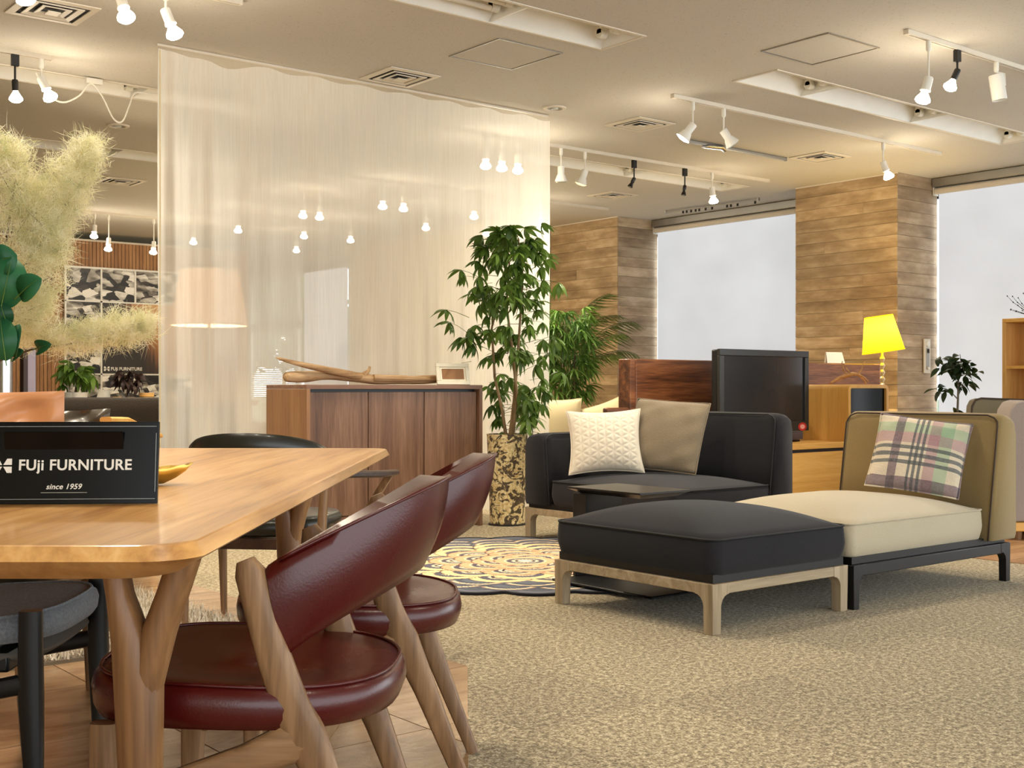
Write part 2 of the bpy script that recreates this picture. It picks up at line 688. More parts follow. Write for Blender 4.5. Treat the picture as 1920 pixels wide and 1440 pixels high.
def m_shade(name, rgb, estr, emi, tl_=0.6):
    """pleated lampshade lit from inside by its own lamp: cloth that lets light through"""
    t = NT(name)
    df = t.n('ShaderNodeBsdfDiffuse')
    df.inputs[0].default_value = lin(rgb)
    tl = t.n('ShaderNodeBsdfTranslucent')
    tl.inputs[0].default_value = lin(rgb)
    mx = t.n('ShaderNodeMixShader')
    mx.inputs[0].default_value = tl_
    t.l(df.outputs[0], mx.inputs[1])
    t.l(tl.outputs[0], mx.inputs[2])
    em = t.n('ShaderNodeEmission')
    em.inputs[0].default_value = lin(emi)
    em.inputs[1].default_value = estr
    ad = t.n('ShaderNodeAddShader')
    t.l(mx.outputs[0], ad.inputs[0])
    t.l(em.outputs[0], ad.inputs[1])
    t.l(ad.outputs[0], t.out.inputs[0])
    return t.m


M['shade_yellow'] = m_shade('yellow pleated shade', (255, 226, 30), 0.75, (255, 222, 10))
M['shade_cream'] = m_shade('cream linen shade', (224, 196, 162), 0.03, (255, 220, 170), 0.22)


def m_pot():
    t = NT('flaking glazed pot')
    v = t.coord('Object')
    n1 = t.noise(v, 17, 4, 0.6, 1.4)
    n2 = t.noise(v, 60, 3)
    f = t.ramp(n1, [(0.47, (0, 0, 0)), (0.50, (255, 255, 255))])
    a = t.ramp(n2, [(0.3, (196, 160, 90)), (0.6, (238, 224, 176))])
    b = t.ramp(n2, [(0.3, (62, 50, 38)), (0.7, (104, 90, 70))])
    col = t.mix(f, b, a)
    t.bsdf(col, 0.5, 0.4, bump=f, bstr=0.5, bdist=0.004)
    return t.m


M['pot'] = m_pot()


def m_plaid():
    """woven check: bands along both edges of the cushion, taken from its own flat coordinates"""
    t = NT('plaid wool')
    tc = t.n('ShaderNodeTexCoord')
    sx = t.n('ShaderNodeSeparateXYZ')
    t.l(tc.outputs['Object'], sx.inputs[0])

    def bands(sock, stops):
        f = t.math('MULTIPLY_ADD', sock, 2.05, 0.5)
        return t.ramp(f, stops, 'CONSTANT')
    cr, pu, gr, mv, bk = (242, 232, 214), (140, 118, 128), (190, 212, 182), (206, 172, 176), (104, 108, 110)
    a = bands(sx.outputs[0], [(0, cr), (0.25, pu), (0.33, cr), (0.43, bk), (0.455, cr), (0.48, bk), (0.505, cr), (0.53, bk), (0.555, cr), (0.58, mv), (0.68, gr), (0.80, cr), (0.92, pu)])
    b = bands(sx.outputs[1], [(0, cr), (0.10, pu), (0.20, cr), (0.33, bk), (0.37, cr), (0.41, bk), (0.45, cr), (0.49, bk), (0.53, cr), (0.56, mv), (0.68, gr), (0.80, cr), (0.88, pu)])
    col = t.mix(1.0, a, b, 'MULTIPLY')
    gm = t.n('ShaderNodeGamma')
    gm.inputs[1].default_value = 0.95
    t.l(col, gm.inputs[0])
    col = gm.outputs[0]
    n1 = t.noise(tc.outputs['Object'], 90, 3)
    col = t.mix(t.math('MULTIPLY', n1, 0.45), col, lin((176, 176, 174)))
    t.bsdf(col, 0.95, 0.1, bump=n1, bstr=0.6, bdist=0.004, sheen=0.3)
    return t.m


M['plaid'] = m_plaid()


def m_vcol(name, rough=0.95):
    t = NT(name)
    a = t.n('ShaderNodeVertexColor')
    a.layer_name = 'dye'
    n1 = t.noise(t.coord('Object'), 180, 2)
    col = t.mix(t.math('MULTIPLY', n1, 0.14), a.outputs[0], (0.03, 0.03, 0.035, 1))
    t.bsdf(col, rough, 0.1, bump=n1, bstr=0.6, bdist=0.005)
    return t.m


M['dyed'] = m_vcol('dyed wool pile')


def m_photo(name, seed, warm=False):
    """an abstract print on a photo panel"""
    t = NT(name)
    v = t.coord('Object', scale=(1.0, 1, 2.6), rot=(0, 0.5 + seed, 0))
    n1 = t.noise(v, 2.6 + seed, 3, 0.5, 0.4)
    if warm:
        sx = t.n('ShaderNodeSeparateXYZ')
        t.l(t.coord('Object', rot=(0, 0.5, 0)), sx.inputs[0])
        n9 = t.noise(t.coord('Object', scale=(14, 1, 1), rot=(0, 0.5, 0)), 1.5, 3)
        g = t.math('MULTIPLY_ADD', n9, 0.25, t.math('MULTIPLY_ADD', sx.outputs[0], 0.9, 0.42))
        col = t.ramp(g, [(0.34, (44, 38, 34)), (0.46, (70, 52, 40)), (0.60, (170, 116, 70)), (0.85, (222, 176, 122))])
    else:
        col = t.ramp(n1, [(0.36, (14, 12, 11)), (0.48, (58, 52, 46)), (0.56, (150, 144, 134)), (0.64, (244, 242, 236))])
    if not warm:
        vo = t.n('ShaderNodeTexVoronoi', distance='CHEBYCHEV')
        vo.inputs['Scale'].default_value = 5.5 + seed
        t.l(t.coord('Object', scale=(1, 1, 1.8), rot=(0, 0.6 + seed, 0)), vo.inputs['Vector'])
        f = t.math('MULTIPLY_ADD', vo.outputs['Color'], 0.55, t.math('MULTIPLY', n1, 0.55))
        col = t.ramp(f, [(0.40, (16, 14, 13)), (0.50, (60, 54, 48)), (0.58, (150, 144, 134)), (0.70, (246, 244, 238))])
    t.bsdf(col, 0.4, 0.4)
    return t.m


M['photo1'] = m_photo('print one', 0.0)
M['photo2'] = m_photo('print two', 0.7)
M['photo3'] = m_photo('print three', 1.3)
M['photo_warm'] = m_photo('print warm', 0.4, True)


def m_screen():
    t = NT('dark screen')
    n1 = t.noise(t.coord('Object'), 3, 2)
    t.bsdf(t.mix(n1, lin((34, 36, 38)), lin((42, 44, 46))), 0.2, 0.5)
    return t.m


M['screen'] = m_screen()
M['bezel'] = plain('charcoal bezel', (40, 40, 37), 0.38)
M['dark_glass'] = plain('smoked glass', (8, 8, 9), 0.12, spec=0.12)
M['oak_soft'] = wood('soft oak', (210, 154, 74), (222, 170, 88), (232, 182, 100), 'Z', 1.2, 0.42, fine=2.4)


# ================================================================== THE SETTING
# ---- ceiling with openings for the recessed light troughs
TROUGH = [(2.2, 5.17, 5.175, 5.53), (6.42, 5.17, 9.86, 5.53), (7.0, 8.34, 9.88, 8.70), (1.0, 8.24, 4.4, 8.60), (2.6, 10.5, 5.6, 10.88)]


def ceiling():
    xs = sorted(set([-6.0, 11.2] + [a for t in TROUGH for a in (t[0], t[2])]))
    ys = sorted(set([-4.0, 20.0] + [a for t in TROUGH for a in (t[1], t[3])]))
    m = MB()
    for i in range(len(xs) - 1):
        for j in range(len(ys) - 1):
            cx, cy_ = (xs[i] + xs[i + 1]) / 2, (ys[j] + ys[j + 1]) / 2
            if any(t[0] < cx < t[2] and t[1] < cy_ < t[3] for t in TROUGH):
                continue
            m.add([(xs[i], ys[j], HC), (xs[i], ys[j + 1], HC), (xs[i + 1], ys[j + 1], HC), (xs[i + 1], ys[j], HC)], [(0, 1, 2, 3)])
    o = struct(m.build('ceiling', M['ceiling'], smooth=False, fix=False))
    MB().box(-6, -4, HC + 0.14, 11.2, 20, HC + 0.2).build('upper_deck', M['ceiling'], o, smooth=False)
    return o


ceil_o = ceiling()

# ---- floor: concrete base, carpet tiles, glazed tiles, wood planks
floor = struct(MB().box(-6, -4, -0.12, 11.2, 20, -0.012).build('floor', M['carpet'], smooth=False))


def proj(u, v, z=0.0):
    X = CA * u + SA * v
    Z = -SA * u + CA * v
    if Z < 0.2:
        return None
    return (960 + 2289 * X / Z, 728 - 2289 * (z - 0.92) / Z, Z)


def clip(poly, a, b, c):
    """keep a*x+b*y<=c"""
    out = []
    for i in range(len(poly)):
        p, q = poly[i], poly[(i + 1) % len(poly)]
        fp, fq = a * p[0] + b * p[1] - c, a * q[0] + b * q[1] - c
        if fp <= 0:
            out.append(p)
        if fp * fq < 0:
            t = fp / (fp - fq)
            out.append((p[0] + t * (q[0] - p[0]), p[1] + t * (q[1] - p[1])))
    return out


TE = 2.417                                  # right edge of the glazed tile floor
DA, DB = (2.417, 3.228), (1.776, 2.37)      # its slanting front edge
na, nb = (DA[1] - DB[1]), -(DA[0] - DB[0])
nc = na * DA[0] + nb * DA[1]
count = {'carpet': 0}
far = MB()
ctiles = {}
cells = []
for i in range(-6, 22):
    for j in range(-4, 34):
        x0, y0 = i * 0.5 + 0.09, j * 0.5 + 0.02
        if x0 > 11.0 or y0 > 16.4:
            continue
        if x0 + 0.5 < TE + 0.01 and 0.8 < y0 < 6.9 and na * x0 + nb * (y0 + 0.5) < nc and na * (x0 + 0.5) + nb * y0 < nc:
            continue
        if x0 > 6.09 and y0 + 0.5 < 4.61:
            continue
        p = proj(x0 + 0.25, y0 + 0.25)
        if p is None or not (-350 < p[0] < 2250) or p[1] > 2100:
            continue
        cells.append((p[2], x0, y0))
cells.sort()
cme = MB().box(-0.2492, -0.2492, -0.012, 0.2492, 0.2492, 0.0).mesh('carpet_tile', M['carpet'], smooth=False)
for k, (d, x0, y0) in enumerate(cells):
    inside_visible = True
    if k < 290:
        link_copy(cme, 'carpet_tile', floor, (x0 + 0.25, y0 + 0.25, 0.0), (0, 0, PI / 2 * ((k * 7) % 2)))
    else:
        far.box(x0 + 0.001, y0 + 0.001, -0.012, x0 + 0.499, y0 + 0.499, 0.0)
stuff(far.build('carpet_field', M['carpet'], floor, smooth=False))

S = 0.53
MB().box(-1.8, 0.6, -0.011, 2.41, 3.2, -0.006).build('tile_bed', M['dark'], floor, smooth=False)
for i in range(8):
    for j in range(12):
        x1, y0 = TE - i * S, 3.228 + (j - 5) * S
        poly = [(x1 - S + 0.002, y0 + 0.002), (x1 - 0.002, y0 + 0.002), (x1 - 0.002, y0 + S - 0.002), (x1 - S + 0.002, y0 + S - 0.002)]
        poly = clip(poly, na, nb, nc)
        if len(poly) < 3:
            continue
        cx = sum(p[0] for p in poly) / len(poly)
        cy_ = sum(p[1] for p in poly) / len(poly)
        o = MB().prism([(p[0] - cx, p[1] - cy_) for p in poly], -0.012, 0.004).build('tile', M['tile'], floor, smooth=False)
        o.location = (cx, cy_, 0)

for j in range(18):
    y0 = 1.9 + j * 0.15
    xo = (j * 0.43) % 1.2
    for i in range(2 if j < 17 else 2):
        o = MB().box(0, 0, -0.012, 1.2 - 0.003, 0.147, 0.003).build('plank', M['woodfloor'], floor, smooth=False)
        o.location = (6.09 + (0 if i == 0 else 1.2 - xo) , y0, 0)
        if i == 0:
            o.scale = ((1.2 - xo) / 1.2, 1, 1)

# ---- walls
wr = struct(MB().box(11.06, 10.95, 0, 11.2, 12.3, HC).box(11.06, -4, 0, 11.2, 10.95, 0.35).box(11.06, -4, 2.9, 11.2, 10.95, HC)
            .box(11.06, 7.0, 0.35, 11.2, 8.0, 2.9).build('wall_right', M['wall'], smooth=False))
# solid wall and window beyond the far pillar
wb = struct(MB().box(9.4, 12.05, 0, 10.97, 12.15, HC).box(9.4, 12.15, 0, 9.5, 15.44, HC).box(9.4, 18.7, 0, 9.5, 20, HC)
            .box(9.4, 15.44, 0, 9.5, 18.7, 0.3).box(9.4, 15.44, 2.76, 9.5, 18.7, HC).build('wall_side', M['wall'], smooth=False))
struct(MB().box(-6, 19.9, 0, 9.5, 20, HC).build('wall_far', M['wall'], smooth=False))
struct(MB().box(-6.1, -4, 0, -6, 20, HC).build('wall_left', M['wall'], smooth=False))


def window(name, x, y0, y1, z0, z1, nm):
    w = struct(MB().box(x, y0, z0, x + 0.06, y0 + 0.06, z1).box(x, y1 - 0.06, z0, x + 0.06, y1, z1)
               .box(x, y0 + 0.06, z0, x + 0.06, y1 - 0.06, z0 + 0.06).box(x, y0 + 0.06, z1 - 0.06, x + 0.06, y1 - 0.06, z1).build(name, M['alu'], bevel=0.004, smooth=False))
    wd = (y1 - y0 - 0.12) / nm
    for k in range(nm):
        a = y0 + 0.06 + k * wd
        if k:
            MB().box(x + 0.005, a - 0.025, z0 + 0.06, x + 0.055, a + 0.025, z1 - 0.06).build('mullion', M['alu'], w, smooth=False)
        MB().box(x + 0.025, a + 0.026, z0 + 0.061, x + 0.033, a + wd - 0.026, z1 - 0.061).build('pane', M['glass'], w, smooth=False)
    return w


window('window_1', 11.08, 8.0, 10.9, 0.36, 2.89, 2)
window('window_2', 11.08, 3.9, 6.99, 0.36, 2.89, 2)
w3 = window('window_3', 9.42, 15.45, 18.69, 0.31, 2.75, 2)
MB().box(9.415, 15.5, 1.86, 9.47, 18.64, 1.98).build('transom', M['alu'], w3, smooth=False)

# garden shrubs seen through the far window
random.seed(3)
def shrub(x, y, r, h, label):
    t = thing('garden_shrub', label, 'shrub', (x, y, 0))
    m = MB()
    for k in range(2200):
        a, b = random.uniform(0, 2 * PI), random.uniform(-0.2, 1)
        q = random.uniform(0.75, 1.05)
        c = Vector((math.cos(a) * math.cos(b * 1.5) * r * q, math.sin(a) * math.cos(b * 1.5) * r * q, h * 0.55 + math.sin(b * 1.5) * h * 0.5 * q))
        s = random.uniform(0.10, 0.22)
        e = Euler((random.uniform(0, 6), random.uniform(0, 6), random.uniform(0, 6))).to_matrix()
        m.add([c + e @ Vector((0, -s, 0)), c + e @ Vector((s * 0.5, 0, 0.02)), c + e @ Vector((0, s, 0)), c + e @ Vector((-s * 0.5, 0, 0.02))], [(0, 1, 2, 3)])
    stuff(m.build('foliage', M['leaf_lime'], t, smooth=False, fix=False))
    MB().tube([(0, 0, 0), (0.03, 0, h * 0.6)], [0.05, 0.03], 6).build('stem', M['bark'], t)


shrub(12.6, 23.4, 1.6, 3.2, 'round green garden shrub outside the far window, the nearer to its left jamb')
shrub(14.2, 29.4, 2.4, 4.4, 'taller green garden shrub further off beyond the far window glass')
struct(MB().box(9.52, 12.4, -0.2, 11.04, 34, -0.05).box(11.22, 12.4, -0.2, 95, 130, -0.05).build('ground', plain('mossy ground', (78, 92, 56), 0.9), smooth=False))


def pillar(y0, y1, nm):
    p = struct(MB().box(10.372, y0 + 0.012, 0, 11.055, y1 - 0.012, HC).build(nm, M['dark'], smooth=False))
    z = 0.0
    k = 0
    hts = [0.118, 0.124, 0.112, 0.13, 0.12]
    random.seed(int(y0 * 10))
    while z < HC - 0.005:
        h = min(hts[k % 5], HC - z)
        cut = random.choice([0.32, 0.45, 0.6, 0.7])
        L = y1 - y0
        pr = random.uniform(0, 0.003)
        for a, b in (((0, cut * L), (cut * L, L)) if k % 3 == 1 else ((0, L),)):
            o = MB().box(10.36 - pr, 0.0, 0.001, 10.372, b - a - 0.001, h - 0.0015).build('plank', M['plank'], p, smooth=False)
            o.location = (0, y0 + a, z)
        o = MB().box(0, y0 - pr, 0.001, 0.68, y0 + 0.012, h - 0.0015).build('plank', M['plank_x'], p, smooth=False)
        o.location = (10.372, 0, z)
        z += h
        k += 1
    MB().box(10.355, y0 - 0.004, HC - 0.012, 10.37, y1, HC).build('ceiling_bead', M['trim_white'], p, smooth=False)
    return p


pillar(6.88, 8.10, 'pillar')
pillar(10.79, 12.03, 'pillar')

# ---- roller blinds
def blind(y0, y1, zb, label):
    t = thing('roller_blind', label, 'blind', (10.99, (y0 + y1) / 2, 0))
    w = (y1 - y0) / 2
    MB().box(-0.05, -w, 2.93, 0.05, w, HC - 0.002).build('cassette', M['alu'], t, bevel=0.008)
    MB().tube([(0.0, -w + 0.02, 2.895), (0.0, w - 0.02, 2.895)], 0.034, 14).build('roller', M['trim_white'], t)
    MB().box(0.030, -w + 0.03, zb, 0.034, w - 0.03, 2.89).build('cloth', M['blind'], t, smooth=False)
    MB().box(0.022, -w + 0.03, zb - 0.03, 0.042, w - 0.03, zb).build('bottom_bar', M['alu'], t, bevel=0.004)
    MB().box(-0.03, w - 0.012, 2.85, 0.05, w, 2.93).build('end_bracket', M['white'], t)
    MB().box(-0.03, -w, 2.85, 0.05, -w + 0.012, 2.93).build('end_bracket', M['white'], t)


blind(8.11, 10.78, 0.45, 'white roller blind behind the television, between the two wood-clad pillars')
blind(3.95, 6.87, 0.45, 'white roller blind behind the small potted tree, beside the shelf unit')

t = thing('roller_blind', 'pale roller blind over half of the far window, dim through the sheer curtain', 'blind', (9.36, 16.1, 0))
MB().box(-0.03, -0.66, 2.70, 0.03, 0.66, 2.80).build('cassette', M['alu'], t, bevel=0.006)
MB().box(0.012, -0.64, 0.45, 0.016, 0.64, 2.70).build('cloth', M['blind'], t, smooth=False)
MB().box(0.006, -0.64, 0.42, 0.022, 0.64, 0.45).build('bottom_bar', M['alu'], t)

t = thing('slatted_blind', 'pale slatted blind over the green half of the far window', 'blind', (9.36, 17.73, 0))
MB().box(-0.02, -0.96, 2.70, 0.02, 0.96, 2.75).build('head_rail', M['white'], t, smooth=False)
m = MB()
z = 0.34
while z < 2.69:
    m.obox((0.0, 0, z), (0.034, 1.91, 0.0016), Euler((0, math.radians(28), 0)))
    z += 0.031
stuff(m.build('slats', M['white'], t, smooth=False))
MB().box(-0.012, -0.955, 0.30, 0.012, 0.955, 0.325).build('bottom_rail', M['white'], t, smooth=False)

# ---- back wall of wooden slats with its photo grid
VB = 16.4
bw = struct(MB().box(-6, VB, 0, 8.2, VB + 0.12, 2.9).build('wall_back', M['dark'], smooth=False))
sl = MB()
x = 3.6
while x < 8.2:
    sl.box(x, VB - 0.014, 0.0, x + 0.043, VB, 2.9)
    x += 0.05
stuff(sl.build('slat_cladding', M['slat'], bw, smooth=False))
MB().box(-6, VB - 0.03, 2.9, 8.2, VB + 0.12, 2.925).build('cap', M['trim_white'], bw, smooth=False)

pg = thing('photo_wall', 'grid of black and white workshop photo panels in thin white frames on the slat wall', 'display', (6.05, VB - 0.03, 0))
def panel(x0, x1, z0, z1, mat):
    o = MB().box(x0 - (x0 + x1) / 2, -0.02, z0 - (z0 + z1) / 2, x1 - (x0 + x1) / 2, 0.0, z1 - (z0 + z1) / 2).build('photo_panel', mat, pg, smooth=False)
    o.location = ((x0 + x1) / 2, 0, (z0 + z1) / 2)
    return o
rows = [(2.10, 2.53), (1.12, 2.08), (0.3, 1.10)]
panel(-0.47, -0.012, 2.10, 2.53, M['photo1'])
panel(0.012, 0.46, 2.10, 2.53, M['photo2'])
panel(0.484, 1.3, 2.10, 2.53, M['photo3'])
panel(-0.47, -0.012, 1.60, 2.08, M['photo3'])
panel(-0.47, -0.012, 1.12, 1.58, M['photo2'])
pw = panel(0.012, 1.3, 1.12, 2.08, M['photo_warm'])
panel(-0.47, -0.012, 0.45, 1.10, M['photo1'])
panel(0.012, 1.3, 0.45, 1.10, M['photo3'])
for (x0, x1, z0, z1) in ((-0.5, 1.32, 2.53, 2.555), (-0.5, 1.32, 2.08, 2.10), (-0.5, 1.32, 1.10, 1.12), (-0.012, 0.012, 0.45, 2.53), (0.46, 0.484, 2.10, 2.53), (-0.494, -0.47, 0.45, 2.53)):
    MB().box(x0, -0.03, z0, x1, 0.0, z1).build('frame_strip', M['white_gloss'], pg, smooth=False)


def text_mesh(body, size, ext, shear=0.0, off=0.0, spacing=1.0):
    cu = bpy.data.curves.new('lettering', 'FONT')
    cu.body = body
    cu.size = size
    cu.extrude = ext
    cu.shear = shear
    cu.offset = off
    cu.space_character = spacing
    ob = bpy.data.objects.new('lettering_src', cu)
    COL.objects.link(ob)
    dg = bpy.context.evaluated_depsgraph_get()
    me = bpy.data.meshes.new_from_object(ob.evaluated_get(dg))
    bpy.data.objects.remove(ob)
    return me


def letters(body, size, parent, loc, rot, mat, name='lettering', **kw):
    me = text_mesh(body, size, 0.0006, **kw)
    me.materials.clear()
    me.materials.append(mat)
    return link_copy(me, name, parent, loc, rot)


def logo(parent, loc, s, mat, rot):
    """square mark: four panes, the inner joints drawn as two arrows"""
    m = MB()
    for sx in (-1, 1):
        for sz in (-1, 1):
            poly = [(0.04, 0.06), (0.30, 0.50), (0.5 + 0.12, 0.50), (0.5 + 0.12, 0.06)]
            pts = [(sx * a * s, sz * b * s, -0.0005) for a, b in poly]
            m.prism_dir(pts, (0, 0, 0.0012))
    o = m.build('emblem', mat, parent, smooth=False)
    o.location = loc
    o.rotation_euler = rot
    return o


letters('FUji FURNITURE', 0.062, pg, (0.13, -0.0225, 1.165), (PI / 2, 0, 0), M['white_gloss'], off=0.0015)
logo(pg, (0.075, -0.0225, 1.185), 0.062, M['white_gloss'], (PI / 2, 0, 0))

# trim at the far left: brown post and lilac panel edge
px, py = C(-2.86, 7.2)
struct(MB().box(px - 0.02, py, 0, px + 0.005, py + 0.06, 1.16).build('trim_1', M['brown_trim'], smooth=False))
struct(MB().box(px + 0.005, py, 0, px + 0.05, py + 0.06, 1.16).build('trim_2', M['lilac'], smooth=False))
cx, cy_ = C(-2.93, 7.05)
t = thing('display_post', 'polished steel post rising behind the tan leather cushion', 'post', (cx, cy_, 0))
MB().tube([(0, 0, 0.01), (0, 0, 1.09)], 0.043, 20).build('tube', M['chrome'], t)
MB().lathe([(0.12, 0), (0.12, 0.008), (0.05, 0.014)], 24).build('base', M['chrome'], t)
MB().lathe([(0.045, 1.09), (0.045, 1.096), (0.02, 1.10)], 20).build('cap', M['chrome'], t)

# ---- sheer curtain hung from the ceiling
def curtain():
    random.seed(11)
    t = thing('sheer_curtain', 'tall sheer cream curtain hung from the ceiling behind the sideboard', 'curtain', (2.985, 7.115, 0))
    n, m = 460, 26
    Lx = 3.13
    prof = []
    ph = 0.0
    for i in range(n + 1):
        s = i / n * Lx
        wl = 0.14 + 0.25 * min(1, s / 1.0) + 0.10 * math.sin(s * 2.1)
        ph += 2 * PI * (Lx / n) / wl
        amp = 0.016 + 0.016 * math.exp(-s / 0.5) + 0.008 * math.exp(-(Lx - s) / 0.35)
        prof.append((s, amp * math.sin(ph) + 0.006 * math.sin(2.7 * ph + 1), ph))
    v, f = [], []
    for j in range(m + 1):
        k = j / m
        z = 0.03 + (HC - 0.035 - 0.03) * k
        for s, a, p_ in prof:
            top = max(0.0, (k - 0.93) / 0.07)
            sag = 0.018 * (0.5 - 0.5 * math.cos(2 * PI * s / 0.36)) + (0.045 * math.exp(-((s - 0.42) / 0.12) ** 2))
            zz = z - sag * top
            sp = 0.7 + 0.5 * (1 - k) + 0.15 * math.sin(3 * k + s)
            v.append((s + 0.012 * math.sin(k * 5 + s * 3) * (1 - k), a * sp * (1 - 0.55 * top), zz))
    w = n + 1
    for j in range(m):
        for i in range(n):
            f.append((j * w + i, j * w + i + 1, (j + 1) * w + i + 1, (j + 1) * w + i))
    MB().add(v, f).build('cloth', M['sheer'], t, sharp=0, fix=False)
    MB().box(0.0, 0.016, HC - 0.014, Lx, 0.03, HC - 0.001).build('rail', M['trim_white'], t, smooth=False)
    MB().tube([(0.0, -0.022, 0.03), (0.0, -0.022, HC - 0.05)], 0.004, 6).build('side_hem', M['cream_fab'], t)


curtain()

# ================================================================== CEILING FITTINGS
def trough(x0, y0, x1, y1, dividers, label, tubes=(), sockets=()):
    t = thing('recessed_light', label, 'ceiling light', ((x0 + x1) / 2, (y0 + y1) / 2, HC))
    hx, hy = (x1 - x0) / 2, (y1 - y0) / 2
    ti, d = 0.075, 0.10
    m = MB()
    a = [(-hx, -hy), (hx, -hy), (hx, hy), (-hx, hy)]
    b = [(-hx + 0.05, -hy + ti), (hx - 0.05, -hy + ti), (hx - 0.05, hy - ti), (-hx + 0.05, hy - ti)]
    V = [(p[0], p[1], 0.0) for p in a] + [(p[0], p[1], d) for p in b]
    m.add(V, [(0, 1, 5, 4), (1, 2, 6, 5), (2, 3, 7, 6), (3, 0, 4, 7), (4, 5, 6, 7)])
    m.build('reflector', M['white_gloss'], t, smooth=False, fix=False)
    e = 0.016
    fr = MB().box(-hx - e, -hy - e, -0.006, hx + e, -hy + 0.004, 0.0).box(-hx - e, hy - 0.004, -0.006, hx + e, hy + e, 0.0)
    fr.box(-hx - e, -hy, -0.006, -hx + 0.004, hy, 0.0).box(hx - 0.004, -hy, -0.006, hx + e, hy, 0.0)
    fr.build('flange', M['trim_white'], t, smooth=False)
    for dx in dividers:
        u = dx - (x0 + x1) / 2
        MB().prism_dir([(u - 0.006, -hy + 0.002, 0.0), (u - 0.006, hy - 0.002, 0.0), (u - 0.006, hy - ti, d - 0.002), (u - 0.006, -hy + ti, d - 0.002)], (0.012, 0, 0)).build('divider', M['white_gloss'], t, smooth=False)
    for sx, sg in sockets:
        u = sx - (x0 + x1) / 2
        for sy in (-0.06, 0.06):
            s = MB().tube([(u, sy, 0.045), (u + sg * 0.05, sy, 0.045)], 0.028, 14).box(min(u, u + sg * 0.05), sy - 0.02, 0.045, max(u, u + sg * 0.05), sy + 0.02, d - 0.002)
            s.build('lamp_holder', M['white'], t)
    for (a0, a1) in tubes:
        for sy in (-0.06, 0.06):
            MB().tube([(a0 - (x0 + x1) / 2, sy, 0.035), (a1 - (x0 + x1) / 2, sy, 0.035)], 0.016, 12).build('tube', M['trim_white'], t)
    return t


trough(*TROUGH[0], [4.30], 'recessed twin tube light trough cut off by the top edge, nearest the camera', tubes=[(2.3, 4.22)], sockets=[(4.26, -1), (5.09, -1)])
trough(*TROUGH[1], [7.13, 8.50], 'long empty recessed light trough above the beige chaise and the small tree', sockets=[(7.10, -1), (8.47, -1), (9.79, -1)])
trough(*TROUGH[2], [8.45], 'recessed light trough in the row behind the black and white track spotlights', sockets=[(8.42, -1), (9.81, -1)])
trough(*TROUGH[3], [2.2, 3.4], 'recessed light trough with a white cable looped below it, left of the curtain', sockets=[(3.36, -1), (4.33, -1)])
trough(*TROUGH[4], [4.1], 'furthest recessed light trough left of the curtain, behind the downlight', sockets=[(4.06, -1)])


def vent(x, y, label, s=0.185, open_=False):
    t = thing('ceiling_vent', label, 'vent', (x, y, HC), group='square ceiling vents')
    MB().box(-s, -s, -0.002, s, s, -0.0005).build('backing', M['dark'], t, smooth=False)  # flat dark sheet painting the shade between louvers, no opening behind

    def ring(a, b, z0, z1, nm, mat):
        m = MB()
        o = [(-a, -a), (a, -a), (a, a), (-a, a)]
        i = [(-b, -b), (b, -b), (b, b), (-b, b)]
        V = [(p[0], p[1], z0) for p in o] + [(p[0], p[1], z1) for p in i] + [(p[0], p[1], z0 + 0.006) for p in o] + [(p[0], p[1], z1 + 0.006) for p in i]
        F = []
        for k in range(4):
            q = (k + 1) % 4
            F += [(k, q, 4 + q, 4 + k), (8 + k, 12 + k, 12 + q, 8 + q), (k, 8 + k, 8 + q, q), (4 + k, 4 + q, 12 + q, 12 + k)]
        m.add(V, F)
        m.build(nm, mat, t, smooth=False)
    ring(s + 0.015, s - 0.025, -0.008, -0.012, 'frame', M['trim_white'])
    ring(s - 0.052, s - 0.080, -0.014, -0.008, 'louver', M['trim_white'])
    ring(s - 0.104, s - 0.130, -0.014, -0.008, 'louver', M['trim_white'])
    MB().box(-0.035, -0.035, -0.024, 0.035, 0.035, -0.018).build('centre_plate', M['trim_white'], t, smooth=False)


vent(4.58, 6.88, 'square ceiling vent against the top edge of the sheer curtain')
vent(6.88, 6.91, 'square ceiling vent left of the two white flared spotlights')
vent(9.13, 6.86, 'square ceiling vent above the right pillar, near the lit single spotlight')
vent(9.18, 9.63, 'small far ceiling vent above the left pillar')
vent(2.27, 6.87, 'large square ceiling vent in the top corner, left of the curtain')
vent(4.68, 12.12, 'far ceiling vent beside the feathery smoke plant, left of the curtain')


def access(x, y, label):
    t = thing('access_panel', label, 'panel', (x, y, HC), group='ceiling access panels')
    MB().box(-0.242, -0.242, -0.003, 0.242, 0.242, -0.001).build('hatch', M['ceiling'], t, smooth=False)
    for a in ((-0.256, -0.256, 0.256, -0.246), (-0.256, 0.246, 0.256, 0.256), (-0.256, -0.246, -0.246, 0.246), (0.246, -0.246, 0.256, 0.246)):
        MB().box(a[0], a[1], -0.006, a[2], a[3], -0.001).build('edge_strip', M['alu'], t, smooth=False)


access(4.79, 6.0, 'square ceiling access panel between the tube light and the curtain')
access(6.23, 4.685, 'square ceiling access panel left of the right-hand spotlight track')


def downlight(x, y, label):
    t = thing('downlight', label, 'downlight', (x, y, HC), group='round ceiling downlights')
    MB().lathe([(0.058, -0.002), (0.062, -0.012), (0.085, -0.010), (0.09, -0.001)], 28, cap=False).build('ring', M['trim_white'], t)
    MB().lathe([(0.060, -0.003), (0.058, -0.001), (0.0, -0.0008)], 28, cap=False).build('reflector', M['chrome'], t)
    MB().lathe([(0.03, -0.001), (0.026, -0.014), (0.0, -0.018)], 16).build('lamp', M['bulb_off'], t)


downlight(5.986, 6.91, 'round silver downlight just right of the sheer curtain')
downlight(3.674, 9.565, 'round silver downlight above the smoke plant, left of the curtain')


